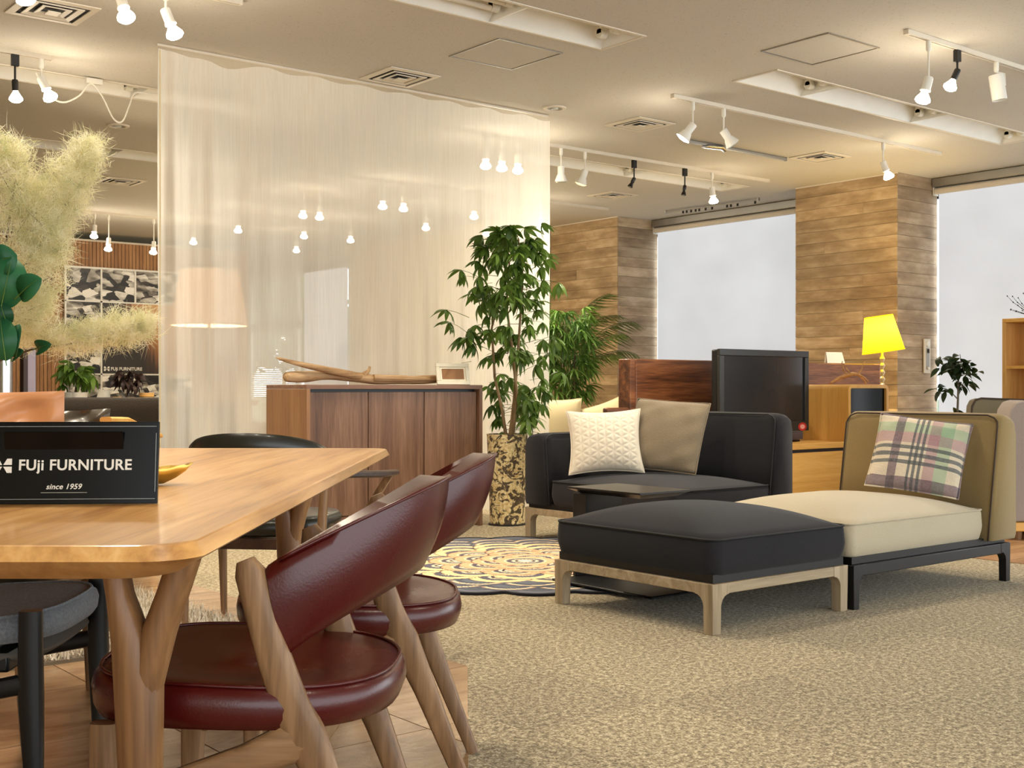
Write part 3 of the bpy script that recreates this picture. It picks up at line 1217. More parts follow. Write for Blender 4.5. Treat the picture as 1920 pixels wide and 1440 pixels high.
def track(x0, x1, y, label, mat='trim_white', h=0.028):
    t = thing('light_track', label, 'track', (x0, y, HC), group='ceiling light tracks')
    L = x1 - x0
    MB().box(0, -0.017, -h, L, -0.006, 0).box(0, 0.006, -h, L, 0.017, 0).box(0, -0.006, -0.008, L, 0.006, 0).build('channel', M[mat], t, smooth=False)
    MB().box(-0.035, -0.018, -h - 0.001, 0.0, 0.018, 0).build('end_cap', M[mat], t, bevel=0.002)
    MB().box(L, -0.018, -h - 0.001, L + 0.01, 0.018, 0).build('end_cap', M[mat], t, bevel=0.002)


track(6.312, 9.2, 4.11, 'white light track running off the right edge with three spotlights')
track(6.395, 9.778, 6.06, 'white light track over the television with two flared and one lit spotlight')
track(5.6, 9.717, 7.94, 'white light track behind the curtain edge with white and black spotlights')
track(0.6, 2.58, 7.84, 'short white light track at the far left with a black and a white lamp')
track(0.8, 3.0, 6.06, 'white light track above the top edge carrying the two bare spotlights')
track(4.8, 9.80, 10.37, 'far white light track ending in front of the left pillar')
track(5.6, 8.9, 11.45, 'light track behind the sheer curtain, over the hidden floor lamp')
track(5.6, 8.2, 13.0, 'second light track behind the sheer curtain, further back')
track(4.8, 8.0, 14.4, 'light track in front of the slat wall')

SPOT = {}


def spot_parts(kind):
    if kind in SPOT:
        return SPOT[kind]
    d = {}
    bm_ = 'black' if kind in ('black', 'black_bare') else 'white'
    d['adapter'] = MB().box(-0.022, -0.014, -0.07, 0.022, 0.014, 0.018).mesh('adapter', M[bm_], smooth=False) if bm_ == 'black' else MB().lathe([(0.016, 0.018), (0.016, -0.05), (0.011, -0.062)], 14).mesh('adapter', M[bm_])
    if kind == 'flare':
        d['head'] = MB().lathe([(0.001, 0.012), (0.026, 0.012), (0.030, 0.006), (0.030, -0.058), (0.036, -0.066), (0.056, -0.118), (0.053, -0.118), (0.032, -0.068), (0.001, -0.06)], 22).mesh('head', M['white_gloss'])
        d['bulb'] = [(0.030, -0.072), (0.049, -0.108), (0.047, -0.121), (0.030, -0.128), (0.001, -0.130)]
    elif kind == 'bare':
        d['head'] = MB().lathe([(0.001, 0.012), (0.024, 0.012), (0.027, 0.006), (0.027, -0.06), (0.031, -0.066), (0.031, -0.074), (0.001, -0.074)], 20).mesh('head', M['white_gloss'])
        d['bulb'] = [(0.016, -0.072), (0.020, -0.085), (0.044, -0.122), (0.046, -0.134), (0.034, -0.146), (0.001, -0.150)]
    elif kind == 'black':
        d['head'] = MB().lathe([(0.001, 0.012), (0.013, 0.010), (0.017, 0.0), (0.018, -0.035), (0.013, -0.045), (0.026, -0.085), (0.024, -0.085), (0.001, -0.06)], 18).mesh('head', M['black'])
        d['bulb'] = [(0.012, -0.064), (0.022, -0.078), (0.012, -0.083), (0.001, -0.084)]
    elif kind == 'black_bare':
        d['head'] = MB().lathe([(0.001, 0.012), (0.017, 0.010), (0.020, 0.0), (0.020, -0.06), (0.001, -0.06)], 18).mesh('head', M['black'])
        d['bulb'] = [(0.014, -0.06), (0.019, -0.07), (0.041, -0.105), (0.041, -0.115), (0.026, -0.128), (0.001, -0.132)]
    else:
        d['head'] = MB().lathe([(0.001, 0.02), (0.044, 0.02), (0.046, 0.014), (0.046, -0.14), (0.042, -0.142), (0.040, -0.11), (0.001, -0.11)], 24).mesh('head', M['white_gloss'])
        d['bulb'] = [(0.036, -0.111), (0.03, -0.118), (0.001, -0.12)]
    SPOT[kind] = d
    return d


BULBS = {}


def spot(x, y, kind, lean, label, lit=1.0, stem=0.10, group='ceiling spotlights', power=1.0, z=HC - 0.028):
    """lean: tilt of the lamp axis to the right / ahead of the camera, metres per metre down"""
    d = spot_parts(kind)
    t = thing('spotlight', label, 'spotlight', (x, y, z), group=group)
    link_copy(d['adapter'], 'adapter', t)
    if kind == 'can':
        MB().tube([(0, 0, -0.05), (0, 0, -0.062), (0.06, -0.02, -0.066), (0.066, -0.022, -0.14)], 0.007, 8).build('bracket', M['white'], t)
    else:
        MB().tube([(0, 0, -0.055), (0, 0, -0.06 - stem)], 0.0065, 8).build('stem', M['black' if 'black' in kind else 'white'], t)
    dx, dy = C(lean[0], lean[1])
    ax = Vector((dx, dy, -1)).normalized()
    q = Vector((0, 0, -1)).rotation_difference(ax)
    piv = Vector((0, 0, -0.066 - stem)) if kind != 'can' else Vector((0, 0, -0.10))
    h = link_copy(d['head'], 'head', t, piv)
    h.rotation_euler = q.to_euler()
    key = (kind, 'on' if lit >= 1 else ('dim' if lit > 0 else 'off'))
    if key not in BULBS:
        BULBS[key] = MB().lathe(d['bulb'], 18).mesh('bulb', M['bulb' if lit >= 1 else ('bulb_dim' if lit > 0 else 'bulb_off')])
    b = link_copy(BULBS[key], 'bulb', h)
    if lit >= 1:
        tip = Vector((x, y, z)) + piv + ax * (0.16 if 'black' not in kind else 0.14)
        L = bpy.data.lights.new('spot_light', 'SPOT')
        L.energy = SPOT_W * power
        L.color = WARM
        L.spot_size = math.radians(118)
        L.spot_blend = 0.85
        L.shadow_soft_size = 0.045
        lo = bpy.data.objects.new('spot_light', L)
        COL.objects.link(lo)
        lo.location = tip
        lo.rotation_euler = q.to_euler()
        G = bpy.data.lights.new('glow_light', 'POINT')
        G.energy = GLOW_W * power
        G.color = WARM
        G.shadow_soft_size = 0.05
        go = bpy.data.objects.new('glow_light', G)
        COL.objects.link(go)
        go.location = tip + ax * 0.03
    return t


spot(6.512, 4.11, 'bare', (-0.28, 0.0), 'lit white spotlight on a long stem, first on the right-hand track', stem=0.16)
spot(6.825, 4.11, 'black_bare', (-0.45, 0.0), 'lit black spotlight on the right-hand track', stem=0.06)
spot(7.276, 4.11, 'can', (0.16, 0.0), 'white cylinder spotlight, unlit, on the right-hand track', lit=0)
spot(6.573, 6.06, 'flare', (-0.75, 0.1), 'white flared spotlight, lit and tilted left, first on the middle track')
spot(6.908, 6.06, 'flare', (0.75, 0.2), 'white flared spotlight, unlit and tilted right, second on the middle track', lit=0)
spot(8.922, 6.06, 'bare', (0.40, 0.0), 'lit white spotlight hanging alone over the right pillar', power=1.5)
spot(6.952, 7.94, 'flare', (0.0, 0.1), 'white flared spotlight, unlit, beside the curtain edge', lit=0)
spot(7.232, 7.94, 'flare', (-0.35, 0.1), 'white flared spotlight, dimly lit, second from the curtain edge', lit=0.5)
spot(7.834, 7.94, 'black', (-0.5, 0.0), 'small black spotlight, tilted left, in the row by the curtain', lit=0)
spot(8.503, 7.94, 'black', (-0.15, 0.0), 'small black spotlight, hanging straight, in front of the blind', lit=0)
spot(8.883, 7.94, 'bare', (0.12, 0.0), 'lit white spotlight at the end of the row with the black ones', stem=0.08)
spot(2.36, 7.84, 'black_bare', (0.05, 0.0), 'lit black lamp on the short track at the far left')
spot(2.52, 7.84, 'bare', (0.5, 0.0), 'lit white lamp tilted right on the short track at the far left', stem=0.06)
spot(2.34, 6.06, 'bare', (0.35, -0.3), 'lit bare spotlight cut by the top edge of the picture', stem=0.02)
spot(1.85, 6.06, 'bare', (0.2, 0.0), 'lit bare spotlight in the very top left corner, only its glass showing', stem=0.01)
spot(2.58, 6.06, 'bare', (0.40, 0.0), 'lit white spotlight above the left corner of the curtain', stem=0.05)
gb = 'lamps glowing through the sheer curtain'
BEHIND = [(6.30, 7.94, 'middle of three close stars at its right'), (6.13, 7.94, 'left of three close stars at its right'), (6.47, 7.94, 'right of three close stars at its right'),
          (6.70, 10.37, 'brightest of the pair at mid curtain'), (6.95, 10.37, 'smaller of the pair at mid curtain'),
          (6.60, 11.45, 'brighter of the pair left of centre'), (6.40, 11.45, 'smaller of the pair left of centre'),
          (7.98, 11.45, 'single star below the mid pair'), (7.85, 10.37, 'faint star towards the plant'),
          (7.93, 13.0, 'small star over the bright window'), (7.28, 13.0, 'upper of two small stars over the window'),
          (7.95, 14.4, 'lower of two small stars over the window'), (6.42, 13.0, 'star right above the lampshade'), (6.5, 14.4, 'star left above the lampshade'),
          (8.85, 11.45, 'star just above the tall plant')]
for x, y, w in BEHIND:
    spot(x, y, 'bare', (0.0, -0.2), 'lit lamp behind the sheer curtain, ' + w, stem=0.06, group=gb, power=1.4)
spot(8.78, 10.37, 'bare', (0.0, -0.3), 'lit bare lamp shining beside the curtain above the tall plant', stem=0.10)
spot(5.25, 14.4, 'bare', (0, -0.2), 'lit lamp shining through the tip of the smoke plume', stem=0.08)
spot(5.42, 14.4, 'bare', (0, -0.2), 'lit lamp low over the slat wall, beside the smoke plume', stem=0.22)
spot(5.98, 14.4, 'bare', (0, -0.2), 'lit lamp low over the slat wall, nearest the curtain', stem=0.22)

# added fill spots without fittings, to brighten the room in and out of view
for k, (x, y) in enumerate([(-1.5, 1.2), (1.0, 0.6), (3.2, 1.4), (1.0, 3.0), (1.5, 2.4), (-2.0, 4.2), (0.4, 3.6), (8.8, 2.2), (2.8, -1.5), (-3.5, 7.5), (-1.0, 8.5), (1.5, 10.8), (3.0, 13.2), (5.3, 4.11), (3.4, 3.9), (0.3, 6.06), (1.1, 6.06), (0.7, 4.11), (6.5, 17.8), (4.2, 4.9), (5.0, 5.6), (6.0, 5.6), (3.4, 5.8)]):
    L = bpy.data.lights.new('fill_spot', 'SPOT')
    L.energy = SPOT_W
    L.color = WARM
    L.spot_size = math.radians(100)
    L.spot_blend = 0.9
    L.shadow_soft_size = 0.05
    lo = bpy.data.objects.new('fill_spot', L)
    COL.objects.link(lo)
    lo.location = (x, y, 2.74)

# aluminium hanging rail, curtain rail with runners, cable
t = thing('hanging_rail', 'grey aluminium ceiling rail with a chrome bracket, below the flared spotlights', 'rail', (7.585, 7.078, HC))
MB().box(0, -0.012, -0.03, 1.32, 0.012, -0.006).build('bar', M['alu'], t, bevel=0.003)
MB().box(-0.005, -0.014, -0.034, 0.0, 0.014, 0).build('end_cap', M['chrome'], t)
MB().box(1.32, -0.014, -0.034, 1.33, 0.014, 0).build('end_cap', M['chrome'], t)
MB().tube([(0.22, 0, -0.045), (0.27, 0, -0.032), (0.45, 0, -0.02), (0.5, 0, -0.045)], [(0.008, 0.02), (0.02, 0.035), (0.02, 0.035), (0.008, 0.02)], 12).build('bracket', M['chrome'], t)
t = thing('curtain_rail', 'thin dark curtain rail with a few loose runners above the blind between the pillars', 'rail', (10.52, 9.43, HC))
MB().tube([(-0.044, 0.66, -0.02), (0.044, -0.66, -0.02)], 0.011, 8).build('bar', M['alu'], t)
for k in (0.2, 0.24, 0.29, 0.34, 0.38, 0.45, 0.52, 0.68, 0.72, 0.79, 0.97):
    y = 0.66 - 1.32 * k
    x = -0.044 + 0.088 * k
    MB().box(x - 0.004, y - 0.012, -0.06, x + 0.004, y + 0.012, -0.032).build('runner', M['dark'], t, smooth=False)
for s in (-1, 1):
    MB().box(-s * 0.044 - 0.012, s * 0.66 - 0.015, -0.034, -s * 0.044 + 0.012, s * 0.66 + 0.015, 0).build('end_stop', M['alu'], t)

t = thing('power_cable', 'white cable looping below the light trough at the upper left', 'cable', (2.6, 8.2, HC))
t.scale = (0.78, 1, 1)
pts = []
key = [(0.0, 0.0, -0.03), (0.10, -0.01, -0.16), (0.22, -0.01, -0.20), (0.36, -0.01, -0.14), (0.46, -0.01, -0.045), (0.56, -0.01, -0.12), (0.66, -0.01, -0.26), (0.74, -0.01, -0.27), (0.80, -0.01, -0.16), (0.86, 0, -0.06), (1.0, 0.0, -0.05), (1.15, 0, -0.045)]
for i in range(len(key) - 1):
    a, b, c_, d_ = key[max(i - 1, 0)], key[i], key[i + 1], key[min(i + 2, len(key) - 1)]
    for k in range(5):
        s = k / 5
        pts.append(tuple(0.5 * ((2 * b[q]) + (-a[q] + c_[q]) * s + (2 * a[q] - 5 * b[q] + 4 * c_[q] - d_[q]) * s * s + (-a[q] + 3 * b[q] - 3 * c_[q] + d_[q]) * s ** 3) for q in range(3)))
pts.append(key[-1])
MB().tube(pts, 0.0065, 6).build('cord', M['white'], t)
MB().box(0.42, -0.025, -0.045, 0.56, 0.02, -0.008).build('junction_box', M['white'], t, bevel=0.004)

# ================================================================== DINING AREA
def cthing(name, label, cat, X, Z, z=0.0, drz=0.0, group=None):
    x, y = C(X, Z)
    return thing(name, label, cat, (x, y, z), TH + drz, group)


def dining_table():
    t = cthing('dining_table', 'long oiled wood dining table with a slanting edge, in front at the left', 'table', -0.91, 2.82)
    hx, hy = 0.505, 1.275

    def ring(ins, z, c=0.062, r=0.035):
        a, b = hx - ins, hy - ins
        pts = []
        for sx, sy in ((1, 1), (-1, 1), (-1, -1), (1, -1)):
            p1 = (sx * a, sy * (b - c))
            p2 = (sx * (a - c), sy * b)
            cor = (sx * a, sy * b)
            seq = [(p1[0] * (1 - k) ** 2 + cor[0] * 2 * k * (1 - k) * 0.62 + p2[0] * k * k + (p1[0] + p2[0]) / 2 * 0.38 * 2 * k * (1 - k),
                    p1[1] * (1 - k) ** 2 + cor[1] * 2 * k * (1 - k) * 0.62 + p2[1] * k * k + (p1[1] + p2[1]) / 2 * 0.38 * 2 * k * (1 - k)) for k in (0, 0.2, 0.4, 0.6, 0.8, 1.0)]
            if sx * sy < 0:
                seq = seq[::-1]
            pts += [(p[0], p[1], z) for p in seq]
        return pts
    rings = [ring(0.075, 0.668), ring(0.050, 0.671), ring(0.004, 0.698), ring(0.0, 0.700), ring(0.009, 0.7185), ring(0.012, 0.720)]
    MB().loft(rings).build('tabletop', M['table'], t, sharp=20)
    MB().box(-0.04, -0.9, 0.62, 0.04, 0.9, 0.668).build('centre_beam', M['table_leg'], t, bevel=0.004)

    def leg(x, y, s):
        m = MB()
        m.tube([(x, y, 0), (x, y, 0.2), (x, y, 0.36), (x - 0.002 * s, y, 0.47), (x - 0.014 * s, y, 0.545), (x - 0.030 * s, y, 0.61), (x - 0.040 * s, y, 0.67)],
               [(0.023, 0.022), (0.029, 0.027), (0.0325, 0.032), (0.036, 0.034), (0.028, 0.032), (0.0185, 0.030), (0.0175, 0.030)], 16, up=(1, 0, 0), power=0.8)
        m.tube([(x + 0.004 * s, y, 0.40), (x + 0.012 * s, y, 0.49), (x + 0.030 * s, y, 0.56), (x + 0.048 * s, y, 0.61), (x + 0.068 * s, y, 0.67)],
               [(0.014, 0.024), (0.025, 0.031), (0.0245, 0.032), (0.023, 0.031), (0.023, 0.031)], 16, up=(1, 0, 0), power=0.8)
        m.build('leg', M['table_leg'], t)
    leg(0.353, -0.99, 1)
    leg(-0.353, -0.99, -1)
    leg(0.25, 0.80, 1)
    leg(-0.25, 0.80, -1)
    return t


dining_table()


def seat_outline(n=44, hx=0.254, hy=0.255, ox=-0.016):
    pts = []
    for k in range(n):
        a = 2 * PI * k / n
        c_, s_ = math.cos(a), math.sin(a)
        e = 0.62 if c_ < 0 else 0.80          # squarer at the front edge (-x), rounder at the back
        x = hx * math.copysign(abs(c_) ** e, c_)
        y = hy * math.copysign(abs(s_) ** e, s_)
        y *= 1.0 + 0.02 * (-x / hx)
        pts.append((x + ox, y))
    return pts


def chair(X, Z, drz, label, wood_z, wood_x, pad, back_m, group=None, seat_mat=None, rail_front=0.265, name='dining_chair', shell=None, top=0.0, pipe=None, pad_t=1.0, zs=1.0, fx=-0.205, ftop=0.39, ox=-0.016):
    """open armless dining chair, faces its own -x"""
    t = cthing(name, label, 'chair', X, Z, 0, drz, group)
    o = seat_outline(ox=ox)
    z0 = 0.385 + 0.067 * (1 - pad_t)
    t.scale = (1, 1, zs)
    # upholstered seat
    rings = []
    for s, z in ((0.90, z0 - 0.006), (0.97, z0), (1.0, z0 + 0.018), (1.008, z0 + 0.036), (0.995, z0 + 0.055), (0.955, z0 + 0.066), (0.90, z0 + 0.067), (0.75, z0 + 0.062), (0.5, z0 + 0.056), (0.25, z0 + 0.053), (0.03, z0 + 0.052)):
        rg = []
        for x, y in o:
            dz = 0
            if s < 0.93:
                dz = 0.006 * (y * s / 0.255) ** 2 * min(1, (0.93 - s) * 8)
            rg.append((x * s, y * s, z0 + (z - z0) * pad_t + dz + (0.010 * (-x / 0.24) if z > z0 + 0.03 else 0.004 * (-x / 0.24))))
        rings.append(rg)
    st = MB().loft(rings).build('seat', seat_mat or pad, t, sharp=0)
    MB().tube([(x * 0.957, y * 0.957, z0 + 0.0675 * pad_t + 0.010 * (-x / 0.24)) for x, y in o], 0.0032, 6, loop=True).build('piping', pipe or pad, st, sharp=0)
    if shell:
        MB().loft([[(x * s, y * s, z) for x, y in o] for s, z in ((0.2, 0.335), (0.55, 0.34), (0.85, 0.362), (0.94, 0.384))]).build('seat_shell', shell, t, sharp=0)
    # frame under the seat
    MB().box(-0.21, -0.205, 0.345, -0.165, 0.205, 0.385).build('seat_rail', wood_x, t, bevel=0.006)
    MB().box(0.10, -0.19, 0.335, 0.135, 0.19, 0.377).build('seat_rail', wood_x, t, bevel=0.006)
    for sy in (-1, 1):
        m = MB()
        path = [(0.022, 0.232 * sy, 0.650), (0.030, 0.232 * sy, 0.630), (0.055, 0.230 * sy, 0.535), (0.086, 0.228 * sy, 0.44), (0.115, 0.226 * sy, 0.375), (0.160, 0.220 * sy, 0.27), (0.215, 0.21 * sy, 0.13), (0.268, 0.20 * sy, 0.0)]
        rad = [(0.014, 0.012), (0.024, 0.015), (0.025, 0.016), (0.029, 0.0165), (0.033, 0.017), (0.025, 0.016), (0.019, 0.014), (0.0145, 0.0125)]
        m.tube(path, rad, 12, up=(1, 0, 0), power=0.62)
        m.build('leg', wood_z, t)
        m = MB()
        m.tube([(fx, 0.228 * sy, ftop), (fx, 0.228 * sy, 0.30), (fx - 0.005, 0.226 * sy, 0.15), (fx - 0.01, 0.222 * sy, 0.0)],
               [(0.022, 0.017), (0.025, 0.017), (0.019, 0.0155), (0.0145, 0.013)], 12, up=(1, 0, 0), power=0.62)
        m.build('leg', wood_z, t)
        m = MB()
        m.tube([(0.112, 0.226 * sy, 0.372), (0.07, 0.227 * sy, 0.352), (0.02, 0.228 * sy, 0.335), (-0.09, 0.228 * sy, 0.298), (fx + 0.005, 0.228 * sy, rail_front)],
               [(0.036, 0.016), (0.031, 0.016), (0.023, 0.0155), (0.019, 0.015), (0.020, 0.015)], 12, up=(0, 0, 1), power=0.62)
        m.build('side_rail', wood_x, t)
    # curved backrest band
    nA, nH = 40, 7
    rings = []
    for i in range(nA + 1):
        ph = -PI / 2 + PI * i / nA
        c_, s_ = math.cos(ph), math.sin(ph)
        zt = 0.636 + 0.128 * c_ ** 0.9 + top * c_
        zb = 0.495 + 0.112 * c_ ** 0.8
        xt, yt = 0.055 + 0.265 * c_, 0.236 * s_
        xb, yb = 0.085 + 0.190 * c_, 0.226 * s_
        tk = 0.020 + 0.036 * c_ ** 0.6
        nx, ny = c_ * 0.236, s_ * 0.265
        L = math.hypot(nx, ny)
        nx, ny = nx / L, ny / L
        ring = []
        for k in range(nH + 1):
            h = k / nH
            b = 0.010 * math.sin(PI * h)
            ring.append((xb + (xt - xb) * h + nx * b, yb + (yt - yb) * h + ny * b, zb + (zt - zb) * h))
        for k in range(nH + 1):
            h = 1 - k / nH
            e = tk * (0.35 + 0.65 * min(1, (h * 2.2) ** 0.6)) * (1.0 if h < 0.9 else 0.92)
            zz = zb + (zt - zb) * h + (0.004 if h > 0.95 else 0)
            ring.append((xb + (xt - xb) * h - nx * e, yb + (yt - yb) * h - ny * e, zz))
        rings.append(ring)
    b = MB().loft(rings).build('backrest', back_m, t, sharp=75)
    seam = []
    for i in range(1, nA):
        ph = -PI / 2 + PI * i / nA
        c_, s_ = math.cos(ph), math.sin(ph)
        seam.append((0.055 + 0.266 * c_, 0.237 * s_, 0.637 + 0.128 * c_ ** 0.9 + top * c_))
    MB().tube(seam, 0.0035, 6).build('piping', back_m, b, sharp=0)
    return t


g_red = 'oxblood leather dining chairs'
chair(-0.43, 2.155, math.radians(-3), 'oxblood leather dining chair nearest the camera, half under the table', M['walnut'], M['walnut_x'], M['red'], M['red'], g_red)
chair(-0.358, 2.87, math.radians(2), 'second oxblood leather dining chair, further along the table side', M['walnut'], M['walnut_x'], M['red'], M['red'], g_red)
chair(-1.235, 2.66, PI + math.radians(2.5), 'black framed chair with grey woven seat across the table', M['black_wood'], M['black_wood'], M['greywoven'], M['greywoven'], seat_mat=M['greywoven'], rail_front=0.33, shell=M['shell'], pad_t=0.72, zs=1.0, top=-0.136, fx=-0.262, ftop=0.475, ox=-0.045)
chair(-1.505, 3.50, PI + math.radians(-3), 'walnut legged chair across the table, seen only as a leg behind the black one', M['walnut'], M['walnut_x'], M['black_leather'], M['black_leather'])


def armchair():
    t = cthing('dining_armchair', 'black leather armchair with dark wooden arms at the far end of the table', 'chair', -0.94, 4.72, 0.0, math.radians(-90 - 6))
    # faces its own -x
    o = seat_outline(hx=0.25, hy=0.26)
    rings = []
    for s, z in ((0.92, 0.37), (1.0, 0.385), (1.0, 0.42), (0.95, 0.438), (0.6, 0.435), (0.05, 0.43)):
        rings.append([(x * s, y * s, z) for x, y in o])
    MB().loft(rings).build('seat', M['black_leather'], t, sharp=0)
    nA = 30
    rings = []
    for i in range(nA + 1):
        ph = -PI * 0.46 + PI * 0.92 * i / nA
        c_, s_ = math.cos(ph), math.sin(ph)
        zt = 0.64 + 0.118 * max(c_, 0) ** 0.55
        zb = 0.56 - 0.02 * c_
        ring = []
        for k in range(13):
            a = 2 * PI * k / 12 + PI / 2
            h = 0.5 + 0.5 * math.sin(a)
            w = 0.024 * math.cos(a)
            r = 1 + w / 0.26
            ring.append(((0.02 + 0.25 * c_) * 1 + c_ * w + 0.04 * h, 0.27 * s_ + s_ * w, zb + (zt - zb) * h))
        rings.append(ring[:-1])
    MB().loft(rings).build('backrest', M['black_leather'], t, sharp=70)
    for sy in (-1, 1):
        MB().tube([(0.16, 0.275 * sy, 0.60), (0.10, 0.36 * sy, 0.597), (0.0, 0.44 * sy, 0.592), (-0.14, 0.47 * sy, 0.588)],
                  [(0.030, 0.014), (0.028, 0.014), (0.026, 0.014), (0.016, 0.012)], 10, up=(0, 1, 0), power=0.7).build('armrest', M['dark_wood'], t)
        MB().tube([(-0.10, 0.455 * sy, 0.585), (-0.16, 0.33 * sy, 0.40), (-0.22, 0.262 * sy, 0.30), (-0.22, 0.255 * sy, 0.0)], [(0.017, 0.015), (0.019, 0.016), (0.021, 0.017), (0.013, 0.012)], 10, up=(1, 0, 0), power=0.7).build('leg', M['walnut'], t)
        MB().tube([(0.19, 0.272 * sy, 0.60), (0.20, 0.262 * sy, 0.40), (0.25, 0.24 * sy, 0.0)], [(0.017, 0.015), (0.021, 0.017), (0.013, 0.012)], 10, up=(1, 0, 0), power=0.7).build('leg', M['walnut'], t)
        MB().box(-0.22, 0.25 * sy - 0.012, 0.325, 0.21, 0.25 * sy + 0.012, 0.368).build('side_rail', M['dark_wood'], t, bevel=0.004)
    MB().box(-0.235, -0.25, 0.325, -0.21, 0.25, 0.368).build('seat_rail', M['dark_wood'], t, bevel=0.004)
    MB().box(0.195, -0.25, 0.325, 0.22, 0.25, 0.368).build('seat_rail', M['dark_wood'], t, bevel=0.004)


armchair()

# ---- black acrylic sign standing on the table
def sign():
    # plate local: x along its width, z up its face
    t = cthing('sign_plate', 'black acrylic shop sign with white lettering standing on the table', 'sign', -0.614, 2.115, 0.7205, math.radians(4.0))
    w0, w1, h = -0.13, 0.016, 0.142
    x0, x1 = -0.115, 0.0
    W_ = 0.33
    tilt = math.radians(-7)
    rot = (tilt, 0, 0)
    pl = MB().box(-W_, -0.004, 0.0, 0.0, 0.004, h).build('plate', M['black_gloss'], t, bevel=0.0008, smooth=False)
    pl.rotation_euler = rot
    fr = MB()
    for a in ((-W_ + 0.006, 0.008, -0.004, 0.0086), (-W_ + 0.006, h - 0.0086, -0.004, h - 0.008)):
        fr.box(a[0], -0.0046, a[1], a[2], -0.0041, a[3])
    fr.box(-0.0046, -0.0046, 0.02, -0.004, -0.0041, h - 0.02)
    fr.build('edge_line', M['alu'], pl, smooth=False)
    letters('FUji FURNITURE', 0.0258, pl, (-0.2365, -0.0045, 0.0585), (PI / 2, 0, 0), M['white'], off=0.0005, spacing=1.05)
    letters('since 1959', 0.0130, pl, (-0.1885, -0.0045, 0.0255), (PI / 2, 0, 0), M['white'], off=0.0002, shear=0.28, spacing=1.06)
    MB().box(-0.197, -0.0046, 0.0192, -0.119, -0.0041, 0.0197).build('underline', M['white'], pl, smooth=False)
    logo(pl, (-0.2625, -0.0045, 0.066), 0.0245, M['white'], (PI / 2, 0, 0))
    st = MB().box(-0.26, 0.03, 0.0, -0.06, 0.034, 0.12).build('rear_strut', M['black_gloss'], t, smooth=False)
    st.rotation_euler = (math.radians(14), 0, 0)


sign()

t = cthing('gilt_dish', 'gold leaf shaped dish on the table behind the black sign', 'dish', -0.75, 2.52, 0.7205, math.radians(8))
m = MB()
rings = []
for s, z in ((0.15, 0.001), (0.35, 0.002), (0.62, 0.011), (0.85, 0.022), (1.0, 0.034), (0.97, 0.0355), (0.82, 0.025), (0.6, 0.014), (0.3, 0.006), (0.02, 0.005)):
    rg = []
    for k in range(40):
        a = 2 * PI * k / 40
        x = 0.088 * math.cos(a)
        y = 0.045 * math.sin(a) * (1 - 0.35 * abs(math.cos(a)) ** 2)
        wob = 1 + 0.03 * math.sin(9 * a) * (1 if s > 0.9 else 0)
        rg.append((x * s * wob, y * s * wob, z + (0.010 * abs(math.cos(a)) ** 3 + 0.002 * math.sin(7 * a)) * s * s))
    rings.append(rg)
m.loft(rings).build('bowl', M['gilt'], t, sharp=0)

# ---- shaggy rug
def shag():
    t = thing('shaggy_rug', 'shaggy cream and grey rug on the tiles under the table end', 'rug', (0, 0, 0))
    x0, x1, y0, y1 = -0.6, 2.10, 4.10, 6.4
    MB().box(x0, y0, 0.004, x1, y1, 0.016).build('backing', M['taupe'], t, smooth=False)
    rg = np.random.RandomState(5)
    n = 46000
    bx = x0 + (x1 - x0) * rg.rand(n)
    by = y0 + (y1 - y0) * rg.rand(n)
    an = rg.rand(n) * 2 * PI
    ln = 0.022 + 0.020 * rg.rand(n)
    hh = 0.030 + 0.030 * rg.rand(n)
    wd = 0.0042
    dx, dy = np.cos(an), np.sin(an)
    V = np.zeros((n, 3, 3))
    V[:, 0] = np.stack([bx - dy * wd, by + dx * wd, np.full(n, 0.014)], 1)
    V[:, 1] = np.stack([bx + dy * wd, by - dx * wd, np.full(n, 0.014)], 1)
    V[:, 2] = np.stack([bx + dx * ln, by + dy * ln, 0.014 + hh], 1)
    me = bpy.data.meshes.new('pile')
    me.from_pydata(V.reshape(-1, 3).tolist(), [], [(3 * i, 3 * i + 1, 3 * i + 2) for i in range(n)])
    mt = NT('shag yarn')
    n1 = mt.noise(mt.coord('Object'), 60, 2)
    n2 = mt.noise(mt.coord('Object'), 2.2, 3)
    f = mt.math('MULTIPLY_ADD', n2, 0.5, mt.math('MULTIPLY', n1, 0.5))
    mt.bsdf(mt.ramp(f, [(0.36, (150, 138, 122)), (0.48, (220, 208, 186)), (0.6, (246, 240, 226))]), 0.9, 0.1)
    me.materials.append(mt.m)
    o = bpy.data.objects.new('pile', me)
    COL.objects.link(o)
    o.parent = t
    stuff(o)


shag()

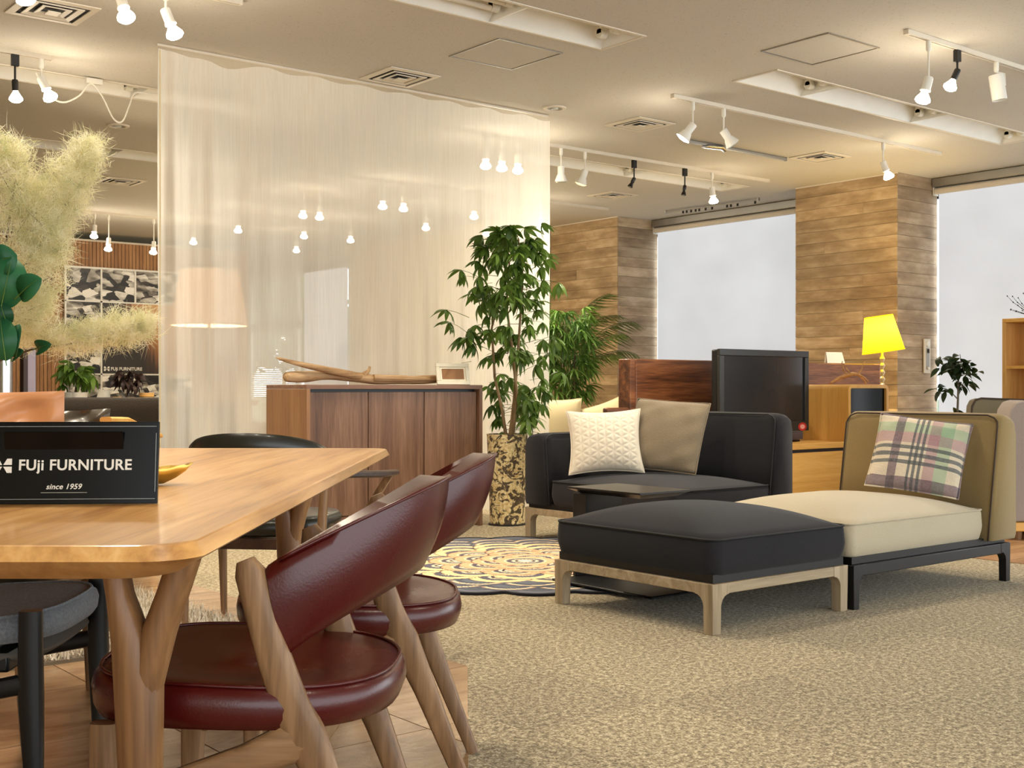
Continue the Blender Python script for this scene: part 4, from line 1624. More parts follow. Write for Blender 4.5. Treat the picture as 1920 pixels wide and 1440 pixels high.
# ================================================================== SMOKE TREE BRANCH in a vase, cut by the left edge
def smoke():
    t = cthing('smoke_tree_spray', 'feathery cream smoke tree branch with round green leaves, cut by the left edge', 'plant', -1.16, 2.62, 0.7205)
    # vase outside the frame carries the branch
    MB().lathe([(0.04, 0.0), (0.05, 0.01), (0.055, 0.12), (0.04, 0.22), (0.045, 0.24), (0.038, 0.24), (0.034, 0.21), (0.045, 0.1), (0.02, 0.02)], 22).build('vase', M['black_gloss'], t)

    def P(px, py, dz=0.0):
        Z = 2.62 + dz
        X = (px - 960) / 2289 * Z
        return Vector((X + 1.16, Z - 2.62, 0.92 - (py - 728) / 2289 * Z - 0.7205))
    root = Vector((0, 0, 0.23))
    stems = [[root, P(-60, 690), P(30, 520), P(95, 430), P(160, 330)], [root, P(-60, 680), P(10, 460), P(30, 330)], [root, P(-50, 690), P(60, 600, 0.05), P(100, 520, .05)],
             [root, P(-70, 700), P(60, 655), P(150, 642), P(262, 608)]]
    for s in stems:
        MB().tube(s, [0.0035 - 0.0006 * i for i in range(len(s))], 6).build('stem', M['stem'], t)
    rg = np.random.RandomState(9)

    def plume(p0, p1, rad, n, nm='plume'):
        """cloud of fine hairs and wiry stalks round an axis"""
        p0, p1 = np.array(p0), np.array(p1)
        ax = p1 - p0
        n = int(n * 0.52)
        u = rg.rand(n)
        env = np.sin(PI * (0.10 + 0.86 * u)) ** 0.55
        d = rg.randn(n, 3)
        d /= np.linalg.norm(d, axis=1)[:, None]
        rr = rg.rand(n) ** 0.45
        nc_ = 46
        cu = rg.rand(nc_)
        cd = rg.randn(nc_, 3)
        cd /= np.linalg.norm(cd, axis=1)[:, None]
        cen = p0 + ax * cu[:, None] + cd * (rad * np.sin(PI * (0.10 + 0.86 * cu)) ** 0.55 * rg.rand(nc_) ** 0.35 * 0.86)[:, None]
        pick = rg.randint(0, nc_, n)
        loose = rg.rand(n) < 0.35
        base = np.where(loose[:, None], p0 + ax * u[:, None] + d * (rad * env * rr * 0.92)[:, None], cen[pick] + rg.randn(n, 3) * 0.0105)
        dirn = d * 0.35 + rg.randn(n, 3) * 1.0 + 0.5 * ax / np.linalg.norm(ax) * 0.6
        dirn /= np.linalg.norm(dirn, axis=1)[:, None]
        L = (0.008 + 0.020 * rg.rand(n) * rg.rand(n) + 0.010 * rr)[:, None]
        side = np.cross(dirn, rg.randn(n, 3))
        side /= np.linalg.norm(side, axis=1)[:, None]
        w = 0.00048
        bend = rg.randn(n, 3) * 0.004
        a, b = base - side * w, base + side * w
        c_ = base + dirn * L * 0.55 + bend
        tip = base + dirn * L + bend * 2.2
        V = np.stack([a, b, c_ + side * w * 0.8, c_ - side * w * 0.8, tip], 1).reshape(-1, 3)
        F = []
        for i in range(n):
            k = 5 * i
            F.append((k, k + 1, k + 2, k + 3))
            F.append((k + 3, k + 2, k + 4))
        me = bpy.data.meshes.new(nm)
        me.from_pydata(V.tolist(), [], F)
        me.materials.append(M['plume'])
        o = bpy.data.objects.new(nm, me)
        COL.objects.link(o)
        o.parent = t
        stuff(o)
        # wiry stalks inside
        m = MB()
        for k in range(9):
            q = Vector(p0) + Vector(ax) * (0.15 + 0.08 * k)
            e = Vector(d[k]) * rad * 0.8 + Vector(ax) * 0.12
            m.tube([q, q + e * 0.6, q + e], [0.0007, 0.0005, 0.0003], 4)
        m.build('stalk', M['stem'], t)
    plume(P(25, 420), P(20, 275), 0.068, 9000)
    plume(P(60, 470), P(160, 275), 0.070, 15000)
    plume(P(105, 420), P(180, 265), 0.046, 7000)
    plume(P(35, 630), P(115, 420), 0.062, 13000)
    plume(P(-5, 560), P(60, 340), 0.055, 8000)
    plume(P(30, 640, .04), P(80, 560, .04), 0.05, 5000)
    plume(P(85, 640), P(285, 600), 0.040, 11000)
    plume(P(150, 630), P(280, 620), 0.036, 6000)
    plume(P(20, 300), P(-30, 250), 0.05, 3500)

    def leaf(c, rx, rz, roll, yaw=0.0, pitch=0.0):
        m = MB()
        n = 18
        V = [(0, 0, 0)]
        for k in range(n):
            a = 2 * PI * k / n
            x, z = math.sin(a), math.cos(a)
            ww = 1.0 - 0.12 * max(0, -z)
            V.append((x * rx * ww, 0.006 * math.cos(2 * a) - 0.004 * abs(x), z * rz + (0.06 * rz if z > 0.95 else 0)))
        F = [(0, 1 + k, 1 + (k + 1) % n) for k in range(n)]
        m.add(V, F)
        o = m.build('leaf', M['leaf_smoke'], t, sharp=0, fix=False)
        sd = o.modifiers.new('thick', 'SOLIDIFY')
        sd.thickness = 0.0006
        o.location = c
        o.rotation_euler = Euler((pitch, roll, yaw), 'ZYX')
        MB().tube([(0, -0.0012, -rz * 1.25), (0, -0.0055, 0), (0, -0.003, rz * 0.9)], [0.0012, 0.0009, 0.0003], 5).build('midrib', M['leaf_lime'], o)
        return o
    leaf(P(12, 532, -0.13), 0.042, 0.054, math.radians(12), 0.3, 0.1)
    leaf(P(53, 540, -0.15), 0.028, 0.036, math.radians(62), -0.3, 0.2)
    leaf(P(8, 486, -0.13), 0.032, 0.024, math.radians(70), 0.5, 0.5)
    leaf(P(8, 590, -0.13), 0.020, 0.024, math.radians(-15), 0.2, 0.2)
    leaf(P(6, 636, -0.14), 0.03, 0.044, math.radians(-8), 0.2, -0.1)
    leaf(P(28, 640, -0.13), 0.020, 0.034, math.radians(16), -0.3, 0.1)
    leaf(P(78, 651, -0.1), 0.016, 0.044, math.radians(82), 0.0, 0.9)
    leaf(P(30, 664, -0.1), 0.014, 0.034, math.radians(75), 0.0, 0.9)


smoke()

# ================================================================== LOUNGE CORNER at the left, behind the table
def puffy(hx, hy, T, n=22, pinch=0.10, wr=0.0, seed=0, quilt=0):
    """stuffed cushion in its own x (width), y (height) plane, thickness along z"""
    rg = random.Random(seed)
    ph = [rg.uniform(0, 6) for _ in range(6)]
    V, F = [], []
    for side in (1, -1):
        for j in range(n + 1):
            for i in range(n + 1):
                s, q = -1 + 2 * i / n, -1 + 2 * j / n
                px = s * (1 - pinch * (1 - abs(s) ** 2 * 0) * (1 - q * q) * 0 - pinch * (1 - q * q) * 0.0)
                x = hx * (s - pinch * s * abs(s) * (1 - q * q) * 0.9)
                y = hy * (q - pinch * q * abs(q) * (1 - s * s) * 0.9)
                z = T * (max(0, 1 - s ** 2) ** 0.48) * (max(0, 1 - q ** 2) ** 0.48)
                if wr:
                    ed = (1 - (1 - s * s) * (1 - q * q)) * (1 - max(abs(s), abs(q)) ** 12)
                    z += wr * T * ed * (math.sin(9 * s + 5 * q + ph[0]) + math.sin(-6 * s + 11 * q + ph[1])) * 0.5
                if quilt:
                    g = 1.0
                    for k in range(3):
                        a = k * PI / 3
                        dd = (x * math.cos(a) + y * math.sin(a)) * quilt
                        dd = abs(dd - round(dd))
                        g = min(g, dd * 4.0)
                    z += 0.006 * (min(1, g) ** 0.6 - 0.8) * (1 - max(abs(s), abs(q)) ** 10)
                V.append((x, y, z * side))
    w = n + 1
    o = w * w
    for j in range(n):
        for i in range(n):
            a = j * w + i
            F.append((a, a + 1, a + w + 1, a + w))
            F.append((o + a, o + a + w, o + a + w + 1, o + a + 1))
    m = MB().add(V, F)
    return m


def cushion(label, loc, rot, hx, hy, T, mat, edge=None, cat='cushion', name='cushion', group=None, **kw):
    t = thing(name, label, cat, loc, 0, group, rot=rot)
    m = puffy(hx, hy, T, **kw)
    c = m.build('cover', mat, t, sharp=0)
    bm = bmesh.new()
    bm.from_mesh(c.data)
    bmesh.ops.remove_doubles(bm, verts=bm.verts, dist=0.0004)
    bm.to_mesh(c.data)
    bm.free()
    pn = kw.get('pinch', 0.10)
    pts = []
    for k in range(64):
        a = k / 64 * 4
        e, f_ = int(a), a - int(a)
        s, q = [(-1 + 2 * f_, -1), (1, -1 + 2 * f_), (1 - 2 * f_, 1), (-1, 1 - 2 * f_)][e]
        pts.append((hx * (s - pn * s * abs(s) * (1 - q * q) * 0.9), hy * (q - pn * q * abs(q) * (1 - s * s) * 0.9), 0))
    MB().tube(pts, 0.0045, 6, loop=True).build('seam', edge or mat, t, sharp=0)
    return t


# tan leather lounge chair, seen from behind over the sign
lx, ly = C(-2.16, 4.95)
t = thing('lounge_armchair', 'wooden lounge chair with tan leather back cushion, behind the sign', 'armchair', (lx, ly, 0.013), TH)
m = puffy(0.42, 0.30, 0.07, wr=0.6, seed=4, pinch=0.03, n=40)
o = m.build('back_cushion', M['tan'], t, sharp=0)
o.location = (0, -0.16, 0.60)
o.rotation_euler = (math.radians(98), 0, 0)
m = puffy(0.40, 0.30, 0.07, seed=5, pinch=0.03)
o = m.build('seat_cushion', M['tan'], t, sharp=0)
o.location = (0, 0.2, 0.36)
for s in (-1, 1):
    MB().tube([(s * 0.46, -0.14, 0.70), (s * 0.47, 0.1, 0.64), (s * 0.47, 0.5, 0.58)], [(0.03, 0.014), (0.04, 0.014), (0.035, 0.014)], 10, up=(1, 0, 0), power=0.7).build('armrest', M['oak'], t)
    MB().tube([(s * 0.45, -0.20, 0.74), (s * 0.45, -0.12, 0.4), (s * 0.45, -0.22, 0.004)], [0.018, 0.022, 0.015], 10).build('leg', M['walnut'], t)
    MB().tube([(s * 0.45, 0.48, 0.58), (s * 0.45, 0.5, 0.004)], [0.02, 0.015], 10).build('leg', M['walnut'], t)
MB().box(-0.45, -0.14, 0.25, 0.45, -0.10, 0.30).box(-0.45, 0.46, 0.25, 0.45, 0.5, 0.30).build('frame_rail', M['walnut_x'], t, bevel=0.005)

lx, ly = C(-2.30, 5.75)
t = thing('leather_easy_chair', 'olive brown leather easy chair with orange wood arm, beside the tan cushion', 'armchair', (lx, ly, 0.013), TH)
m = puffy(0.36, 0.27, 0.10, wr=0.6, seed=14, pinch=0.06, n=36)
o = m.build('back_cushion', M['olive'], t, sharp=0)
o.location = (0.06, 0, 0.545)
o.rotation_euler = (math.radians(97), 0, 0)
m = puffy(0.34, 0.28, 0.07, seed=15, pinch=0.02)
o = m.build('seat_cushion', M['olive'], t, sharp=0)
o.location = (0.06, 0.38, 0.36)
for s in (-1, 1):
    MB().tube([(0.06 + s * 0.37, -0.13, 0.762), (0.06 + s * 0.39, 0.05, 0.755), (0.06 + s * 0.39, 0.6, 0.66)], [(0.03, 0.014), (0.04, 0.016), (0.035, 0.014)], 10, up=(1, 0, 0), power=0.7).build('armrest', M['oak'], t)
    MB().tube([(0.06 + s * 0.38, -0.05, 0.75), (0.06 + s * 0.38, -0.06, 0.004)], [0.018, 0.015], 10).build('leg', M['oak_z'], t)
    MB().tube([(0.06 + s * 0.38, 0.58, 0.66), (0.06 + s * 0.38, 0.6, 0.004)], [0.018, 0.015], 10).build('leg', M['oak_z'], t)
MB().box(-0.32, 0.08, 0.25, 0.44, 0.12, 0.30).box(-0.32, 0.6, 0.25, 0.44, 0.64, 0.30).build('frame_rail', M['oak'], t, bevel=0.005)

# dark brown sofa in front of the curtain edge
lx, ly = C(-2.85, 7.75)
t = thing('dark_sofa', 'dark brown woven sofa at the left edge of the curtain', 'sofa', (lx, ly, 0), TH)
MB().loft([[(p[0], p[1], z) for p in rrect(0.72 * s, 0.13 * s2, 0.06)] for s, s2, z in ((0.96, .9, 0.18), (1, 1, 0.22), (1, 1, 0.5), (0.99, .95, 0.78), (0.975, .8, 0.84), (0.95, .5, 0.862))]).build('backrest', M['darkbrown_fab'], t, sharp=0)
MB().loft([[(p[0], p[1] + 0.5, z) for p in rrect(0.72 * s, 0.40 * s, 0.06)] for s, z in ((0.96, 0.18), (1, 0.22), (1, 0.38), (0.97, 0.42))]).build('seat', M['darkbrown_fab'], t, sharp=0)
for x, y in ((-0.62, -0.05), (0.62, -0.05), (-0.62, 0.8), (0.62, 0.8)):
    MB().tube([(x, y, 0.19), (x, y, 0.004)], [0.025, 0.018], 10).build('leg', M['black_wood'], t)

# console behind it with the small wares
lx, ly = C(-2.95, 9.15)
t = thing('display_console', 'dark display counter behind the brown sofa, carrying plants and cups', 'counter', (lx, ly, 0), TH)
MB().box(-1.0, -0.24, 0.79, 1.0, 0.24, 0.83).build('top', M['dark_wood'], t, bevel=0.004)
MB().box(-0.96, -0.2, 0.0, 0.96, 0.2, 0.788).build('body', M['black_wood'], t, smooth=False)


def on_console(px, dz=0.0):
    Z = 9.12 + dz
    return C((px - 960) / 2289 * Z, Z)


def cup(px, r, h, label, k=0):
    x, y = on_console(px, k)
    t = thing('wooden_cup', label, 'cup', (x, y, 0.8305), group='pale wooden cups on the counter')
    MB().lathe([(r * 0.8, 0), (r * 0.86, 0.004), (r, h), (r * 0.95, h), (r * 0.8, 0.008), (0.001, 0.007)], 20).build('body', M['cup'], t)
    MB().lathe([(r * 0.92, h * 0.55), (r * 0.975, h * 0.58), (r * 0.975, h * 0.64), (r * 0.95, h * 0.66)], 20, cap=False).build('band', M['oak'], t)


cup(275, 0.056, 0.056, 'pale wooden cup with a band, nearest the curtain on the counter')
cup(219, 0.034, 0.026, 'low pale wooden dish in front of the glass vase', -0.1)
cup(247, 0.024, 0.024, 'tiny pale wooden dish between vase and cup', -0.12)
x, y = on_console(193)
t = thing('white_card', 'white folded card standing left of the glass vase', 'card', (x, y, 0.8305), TH + 0.2)
MB().prism_dir([(-0.05, 0, 0), (0.05, 0, 0), (0.05, 0.012, 0.07), (-0.03, 0.012, 0.085)], (0, 0.003, 0)).build('front_leaf', M['white'], t, smooth=False)
MB().prism_dir([(-0.05, 0.04, 0), (0.05, 0.04, 0), (0.05, 0.018, 0.07), (-0.03, 0.018, 0.085)], (0, 0.003, 0)).build('rear_leaf', M['white'], t, smooth=False)


def flat_leaf(L, w, droop=0.3, n=5, fold=0.15):
    """one leaf blade growing along +x from the origin, drooping"""
    V, F = [], []
    for i in range(n + 1):
        k = i / n
        ww = w * math.sin(PI * min(1, 0.06 + k * 0.94)) ** 0.8 * (1 - 0.25 * k) if i < n else 0.0006
        x = L * k * (1 - 0.25 * droop * k)
        z = -droop * L * k * k
        V += [(x, -ww, z + fold * ww), (x, 0, z), (x, ww, z + fold * ww)]
    for i in range(n):
        a = 3 * i
        F += [(a, a + 3, a + 4, a + 1), (a + 1, a + 4, a + 5, a + 2)]
    return V, F


def palmate(nm, mat, n, L, w, droop, pet, seed, spread=0.55):
    """a compound leaf: petiole along +x then leaflets fanning out round its tip"""
    rg = random.Random(seed)
    m = MB()
    m.tube([(0, 0, 0), (pet * 0.6, 0, 0.04 * pet), (pet, 0, 0)], [0.0022, 0.0018, 0.0014], 4)
    for k in range(n):
        a = 2 * PI * k / n + rg.uniform(-0.15, 0.15)
        l = L * rg.uniform(0.75, 1.08)
        V, F = flat_leaf(l, w * rg.uniform(0.85, 1.1), droop * rg.uniform(0.7, 1.3))
        dn = -spread * rg.uniform(0.6, 1.3)
        R_ = Matrix.Rotation(a, 3, 'Z') @ Matrix.Rotation(-dn, 3, 'Y')
        m.add([Vector((pet, 0, 0)) + R_ @ Vector(p) for p in V], F)
    return m.mesh(nm, mat, sharp=0, fix=False)


# bright pachira on the counter
x, y = on_console(142, -0.1)
t = thing('green_house_plant', 'bright green house plant with fingered leaves above the tan cushion', 'plant', (x, y, 0.8305), TH)
MB().lathe([(0.06, 0), (0.08, 0.01), (0.085, 0.06), (0.078, 0.06), (0.06, 0.02)], 20).build('pot', M['white'], t)
MB().lathe([(0.078, 0.05), (0.001, 0.052)], 20, cap=False).build('soil', M['soil'], t)
MB().tube([(0, 0, 0.05), (0.01, 0, 0.14), (0, 0, 0.2)], [0.012, 0.009, 0.005], 7).build('stem', M['stem'], t)
pl = [palmate('leaf', M['leaf_pachira'], 6, 0.105, 0.019, 0.45, 0.10, s, 0.5) for s in range(3)]
random.seed(21)
for k in range(24):
    a = random.uniform(0, 2 * PI)
    e = random.uniform(-0.1, 1.1)
    link_copy(pl[k % 3], 'leaf', t, (0, 0, random.uniform(0.1, 0.2)), Euler((0, -e * 0.9, a)), random.uniform(0.8, 1.15))

x, y = on_console(240, 0.05)
t = thing('glass_vase', 'clear glass vase holding purple black foliage, before the photo wall', 'vase', (x, y, 0.8305), TH)
MB().lathe([(0.048, 0), (0.05, 0.006), (0.05, 0.105), (0.0465, 0.105), (0.0465, 0.008), (0.001, 0.008)], 24).build('glass', M['glass'], t)
for k in range(6):
    a = k * 1.05
    MB().tube([(0.02 * math.cos(a), 0.02 * math.sin(a), 0.01), (0.012 * math.cos(a + 2), 0.012 * math.sin(a + 2), 0.1), (0.05 * math.cos(a), 0.05 * math.sin(a), 0.17)], 0.0022, 5).build('stem', M['stem'], t)
dl = [palmate('leaf', M['leaf_dark'], 5, 0.075, 0.016, 0.6, 0.06, s, 0.5) for s in range(2)]
for k in range(22):
    a = random.uniform(0, 2 * PI)
    link_copy(dl[k % 2], 'leaf', t, (0.02 * math.cos(a), 0.02 * math.sin(a), random.uniform(0.13, 0.19)), Euler((0, -random.uniform(-0.5, 0.8), a)), random.uniform(0.8, 1.2))

# floor lamp behind the sheer curtain
x, y = C((392 - 960) / 2289 * 8.7, 8.7)
t = thing('floor_lamp', 'tall floor lamp with a cream drum shade behind the sheer curtain', 'lamp', (x, y, 0), TH)
MB().lathe([(0.15, 0.0), (0.15, 0.012), (0.02, 0.03), (0.015, 0.04)], 28).build('base', M['alu'], t)
MB().tube([(0, 0, 0.03), (0, 0, 1.60)], 0.012, 10).build('pole', M['alu'], t)
MB().lathe([(0.268, 1.365), (0.208, 1.76), (0.204, 1.76), (0.264, 1.365)], 40, cap=False).build('lamp_shade', M['shade_cream'], t)
MB().lathe([(0.02, 1.56), (0.04, 1.60), (0.04, 1.64), (0.001, 1.68)], 16).build('bulb', M['bulb_dim'], t)
L = bpy.data.lights.new('lamp_light', 'POINT')
L.energy = 60
L.color = (1.0, 0.82, 0.58)
L.shadow_soft_size = 0.05
lo = bpy.data.objects.new('lamp_light', L)
COL.objects.link(lo)
lo.location = (x, y, 1.52)

# ================================================================== SIDEBOARD
def sideboard():
    t = thing('sideboard', 'walnut sideboard with three striped doors in front of the sheer curtain', 'sideboard', (4.322, 6.755, 0))
    hx, hy, H = 0.668, 0.258, 0.942
    MB().box(-hx, -hy, H - 0.026, hx, hy, H).build('top', M['sideboard_x'], t, bevel=0.002)
    MB().box(-hx, -hy, 0.0, -hx + 0.026, hy, H - 0.0265).build('side_panel', M['sideboard_side'], t, bevel=0.002)
    MB().box(hx - 0.026, -hy, 0.0, hx, hy, H - 0.0265).build('side_panel', M['sideboard'], t, bevel=0.002)
    MB().box(-hx + 0.027, hy - 0.012, 0.12, hx - 0.027, hy, H - 0.027).build('back_panel', M['sideboard'], t, smooth=False)
    MB().box(-hx + 0.027, -hy + 0.03, 0.10, hx - 0.027, hy - 0.013, 0.125).build('bottom', M['sideboard_x'], t, smooth=False)
    MB().box(-hx + 0.027, -hy + 0.10, 0.0, hx - 0.027, -hy + 0.118, 0.099).build('plinth', M['dark_wood'], t, smooth=False)
    MB().box(-hx + 0.027, -hy + 0.06, H - 0.06, hx - 0.027, -hy + 0.075, H - 0.027).build('finger_recess', M['black'], t, smooth=False)
    w = (2 * hx - 0.054 - 0.012) / 3
    for k in range(3):
        a = -hx + 0.030 + k * (w + 0.003)
        MB().box(a, -hy + 0.028, 0.130, a + w - 0.003, -hy + 0.048, H - 0.046).build('door', M['sideboard'], t, bevel=0.0015)


sideboard()

t = thing('driftwood', 'long weathered driftwood branch lying on the walnut sideboard', 'driftwood', (4.27, 6.80, 0.942))
t.scale = (1.36, 1.25, 1.32)
random.seed(4)
m = MB()
pts, rad = [], []
for k in range(14):
    s = k / 13
    pts.append((-0.46 + 0.93 * s, 0.03 * math.sin(5 * s) - 0.02, 0.030 + 0.008 * math.sin(6 * s + 1) + (0.012 if 2 < k < 7 else 0)))
    rad.append((0.027 - 0.008 * s + 0.004 * math.sin(17 * s), 0.030 - 0.010 * s + 0.004 * math.cos(13 * s)))
m.tube(pts, rad, 12)
m.build('trunk', M['driftwood'], t, sub=1)
MB().tube([(0.02, 0.0, 0.03), (-0.12, -0.02, 0.052), (-0.26, -0.04, 0.075), (-0.40, -0.045, 0.098), (-0.52, -0.05, 0.128)], [(0.02, 0.02), (0.021, 0.018), (0.017, 0.015), (0.013, 0.012), (0.006, 0.006)], 10).build('branch', M['driftwood'], t, sub=1)
MB().tube([(-0.02, -0.01, 0.05), (0.0, -0.02, 0.072), (0.004, -0.022, 0.092)], [0.016, 0.009, 0.006], 8).build('knot', M['driftwood'], t)
MB().tube([(0.02, -0.03, 0.035), (0.2, -0.05, 0.032), (0.38, -0.06, 0.025)], [0.018, 0.016, 0.010], 9).build('branch', M['driftwood'], t)

fx, fy = 4.825, 6.60
t = thing('photo_frame', 'small cream picture frame with brown backing on the sideboard', 'picture frame', (fx, fy, 0.9425), math.radians(-16))
t.rotation_euler = (math.radians(-17), 0, math.radians(-20))
a, b = 0.115, 0.15
m = MB()
for (x0, z0, x1, z1) in ((-a, 0, a, 0.026), (-a, b - 0.026, a, b), (-a, 0.026, -a + 0.026, b - 0.026), (a - 0.026, 0.026, a, b - 0.026)):
    m.box(x0, -0.010, z0, x1, 0.008, z1)
m.build('frame', M['cream_frame'], t, bevel=0.003)
m = MB()
for (x0, z0, x1, z1) in ((-a + .028, 0.028, a - .028, 0.038), (-a + .028, b - 0.038, a - .028, b - .028), (-a + .028, 0.038, -a + 0.038, b - 0.038), (a - 0.038, 0.038, a - .028, b - 0.038)):
    m.box(x0, -0.004, z0, x1, 0.006, z1)
m.build('inner_lip', M['cream_frame'], t, smooth=False)
MB().box(-a + 0.030, 0.0005, 0.03, a - 0.030, 0.0035, b - 0.03).build('backing', M['kraft'], t, smooth=False)
MB().obox((0, 0.034, 0.072), (0.05, 0.003, 0.10), Euler((math.radians(34), 0, 0))).build('easel_leg', M['kraft'], t, smooth=False)

# ================================================================== UMBRELLA TREE in its pot
PX, PY = 5.155, 6.44
t = thing('plant_pot', 'tall flaking gold and brown cylinder pot beside the sideboard', 'pot', (PX, PY, 0))
MB().lathe([(0.105, 0.0), (0.116, 0.012), (0.124, 0.25), (0.138, 0.60), (0.140, 0.612), (0.132, 0.612), (0.128, 0.58), (0.118, 0.3)], 36).build('body', M['pot'], t)
MB().lathe([(0.128, 0.57), (0.001, 0.575)], 28, cap=False).build('soil', M['soil'], t)
MB().lathe([(0.128, -0.0), (0.128, 0.008), (0.108, 0.010)], 32).build('saucer', M['dark'], t)


def schefflera():
    t = thing('umbrella_tree', 'tall umbrella tree with drooping fingered leaves in the flaking pot', 'plant', (PX + 0.012, PY - 0.01, 0.575), TH)
    rg = random.Random(31)
    tr = [[(0.0, 0, 0), (0.03, 0, 0.25), (0.055, 0.01, 0.55), (0.075, 0.0, 0.85), (0.09, 0.02, 1.15), (0.06, 0.0, 1.36)],
          [(-0.02, 0.02, 0), (-0.05, 0.0, 0.2), (-0.10, 0.02, 0.42), (-0.12, 0.02, 0.75), (-0.04, 0, 1.1), (0.0, 0, 1.3)],
          [(0.02, -0.03, 0), (0.05, -0.02, 0.3), (0.02, -0.05, 0.6), (-0.02, -0.04, 0.9), (0.0, -0.03, 1.2)]]
    for s in tr:
        MB().tube(s, [0.013 - 0.0016 * i for i in range(len(s))], 8).build('stem', M['bark'], t)
    kinds = [palmate('leaf', M['leaf_schef'], 7, 0.118, 0.0175, 0.35, 0.15, s, sp) for s, sp in ((1, 0.5), (2, 0.8), (3, 0.35), (4, 0.95))]
    N = 225
    for k in range(N):
        h = rg.random()
        z = 0.05 + 1.34 * h ** 0.85
        # half-width of the crown at this height
        prof = [(0.0, 0.17), (0.22, 0.22), (0.45, 0.36), (0.62, 0.33), (0.85, 0.32), (1.15, 0.32), (1.3, 0.29), (1.42, 0.18)]
        for i in range(len(prof) - 1):
            if prof[i][0] <= z <= prof[i + 1][0]:
                f_ = (z - prof[i][0]) / (prof[i + 1][0] - prof[i][0])
                rr = prof[i][1] * (1 - f_) + prof[i + 1][1] * f_
                break
        else:
            rr = 0.12
        s = tr[k % 3]
        f_ = min(0.999, z / s[-1][2]) * (len(s) - 1)
        i0 = int(f_)
        base = Vector(s[i0]).lerp(Vector(s[i0 + 1]), f_ - i0)
        a = rg.uniform(0, 2 * PI)
        reach = rr * rg.uniform(0.25, 1.0)
        off = 0.0
        if z < 0.75 and math.cos(a) < -0.2 and z > 0.35:
            reach *= 1.15
        if z < 0.46 and math.cos(a) < -0.05:
            reach *= 0.5
        hub = reach - 0.15
        st = base + Vector((math.cos(a), math.sin(a), 0)) * max(0, hub)
        pitch = rg.uniform(-0.55, 0.35)
        if z > 1.15:
            pitch = rg.uniform(-0.9, 0.0)
        wx = C(st.x + 0.15 * math.cos(a), st.y + 0.15 * math.sin(a))
        if (PX + wx[0] < 5.10 and z < 0.50) or (PX + wx[0] < 5.0 and z < 0.62):
            continue
        link_copy(kinds[k % 4], 'leaf', t, st, Euler((rg.uniform(-0.3, 0.3), pitch, a)), rg.uniform(0.8, 1.18))


schefflera()


# ---- palm and bushy plant in front of the left pillar
def frond_mesh(L, curl, n=22, lw=0.0075, ll=0.24, seed=0):
    rg = random.Random(seed)
    m = MB()
    pts = []
    for i in range(13):
        k = i / 12
        pts.append((L * (k - 0.18 * curl * k ** 3), 0, L * (0.55 * k - 0.62 * curl * k * k)))
    m.tube(pts, [0.005 - 0.0003 * i for i in range(13)], 5)
    for i in range(n):
        k = 0.22 + 0.77 * i / n
        f_ = k * 12
        i0 = min(11, int(f_))
        p = Vector(pts[i0]).lerp(Vector(pts[i0 + 1]), f_ - i0)
        d = (Vector(pts[i0 + 1]) - Vector(pts[i0])).normalized()
        l = ll * math.sin(PI * (0.18 + 0.74 * (i / n))) * rg.uniform(0.85, 1.1)
        for s in (-1, 1):
            dr = (d * 0.6 + Vector((0, s, 0)) * 0.75 + Vector((0, 0, -0.05))).normalized()
            q1 = p + dr * l * 0.5 + Vector((0, 0, -0.02))
            q2 = p + dr * l + Vector((0, 0, -0.11 * l / 0.2 - 0.03))
            up = d.cross(dr).normalized()
            sd = up.cross(dr).normalized() * lw
            m.add([p - sd * 0.5, p + sd * 0.5, q1 + sd, q1 - sd, q2], [(0, 1, 2, 3), (3, 2, 4)])
    return m.mesh('frond', M['leaf_palm'], sharp=0, fix=False)


t = thing('potted_palm', 'feathery potted palm before the left wood-clad pillar', 'plant', (7.30, 8.30, 0), TH)
MB().lathe([(0.13, 0), (0.15, 0.01), (0.18, 0.36), (0.165, 0.36), (0.15, 0.3)], 28).build('pot', M['white'], t)
MB().lathe([(0.165, 0.32), (0.001, 0.33)], 24, cap=False).build('soil', M['soil'], t)
for k in range(4):
    a = k * 1.6
    MB().tube([(0.05 * math.cos(a), 0.05 * math.sin(a), 0.32), (0.03 * math.cos(a), 0.03 * math.sin(a), 0.98)], [0.014, 0.010], 7).build('stem', M['bark'], t)
fr = [frond_mesh(0.95, 0.95, seed=1), frond_mesh(1.05, 1.1, seed=2), frond_mesh(0.8, 0.8, seed=3)]
random.seed(8)
for k, (a, e, s) in enumerate([(0.05, 0.75, 1.15), (0.5, 0.95, 1.1), (-0.4, 0.6, 1.1), (1.3, 1.0, 1.0), (2.2, 0.9, 1.0), (3.1, 0.8, 0.95), (3.9, 0.9, 1.0), (4.7, 0.8, 1.0), (5.4, 1.05, 1.1), (0.2, 1.15, 1.25), (2.9, 1.15, 1.2), (5.9, 0.35, 0.9), (0.0, 0.4, 0.95), (1.0, 0.5, 0.9)]):
    MBs = link_copy(fr[k % 3], 'frond', t, (0.03 * math.cos(a), 0.03 * math.sin(a), 0.98), Euler((0, -e, a)), s * 0.92)

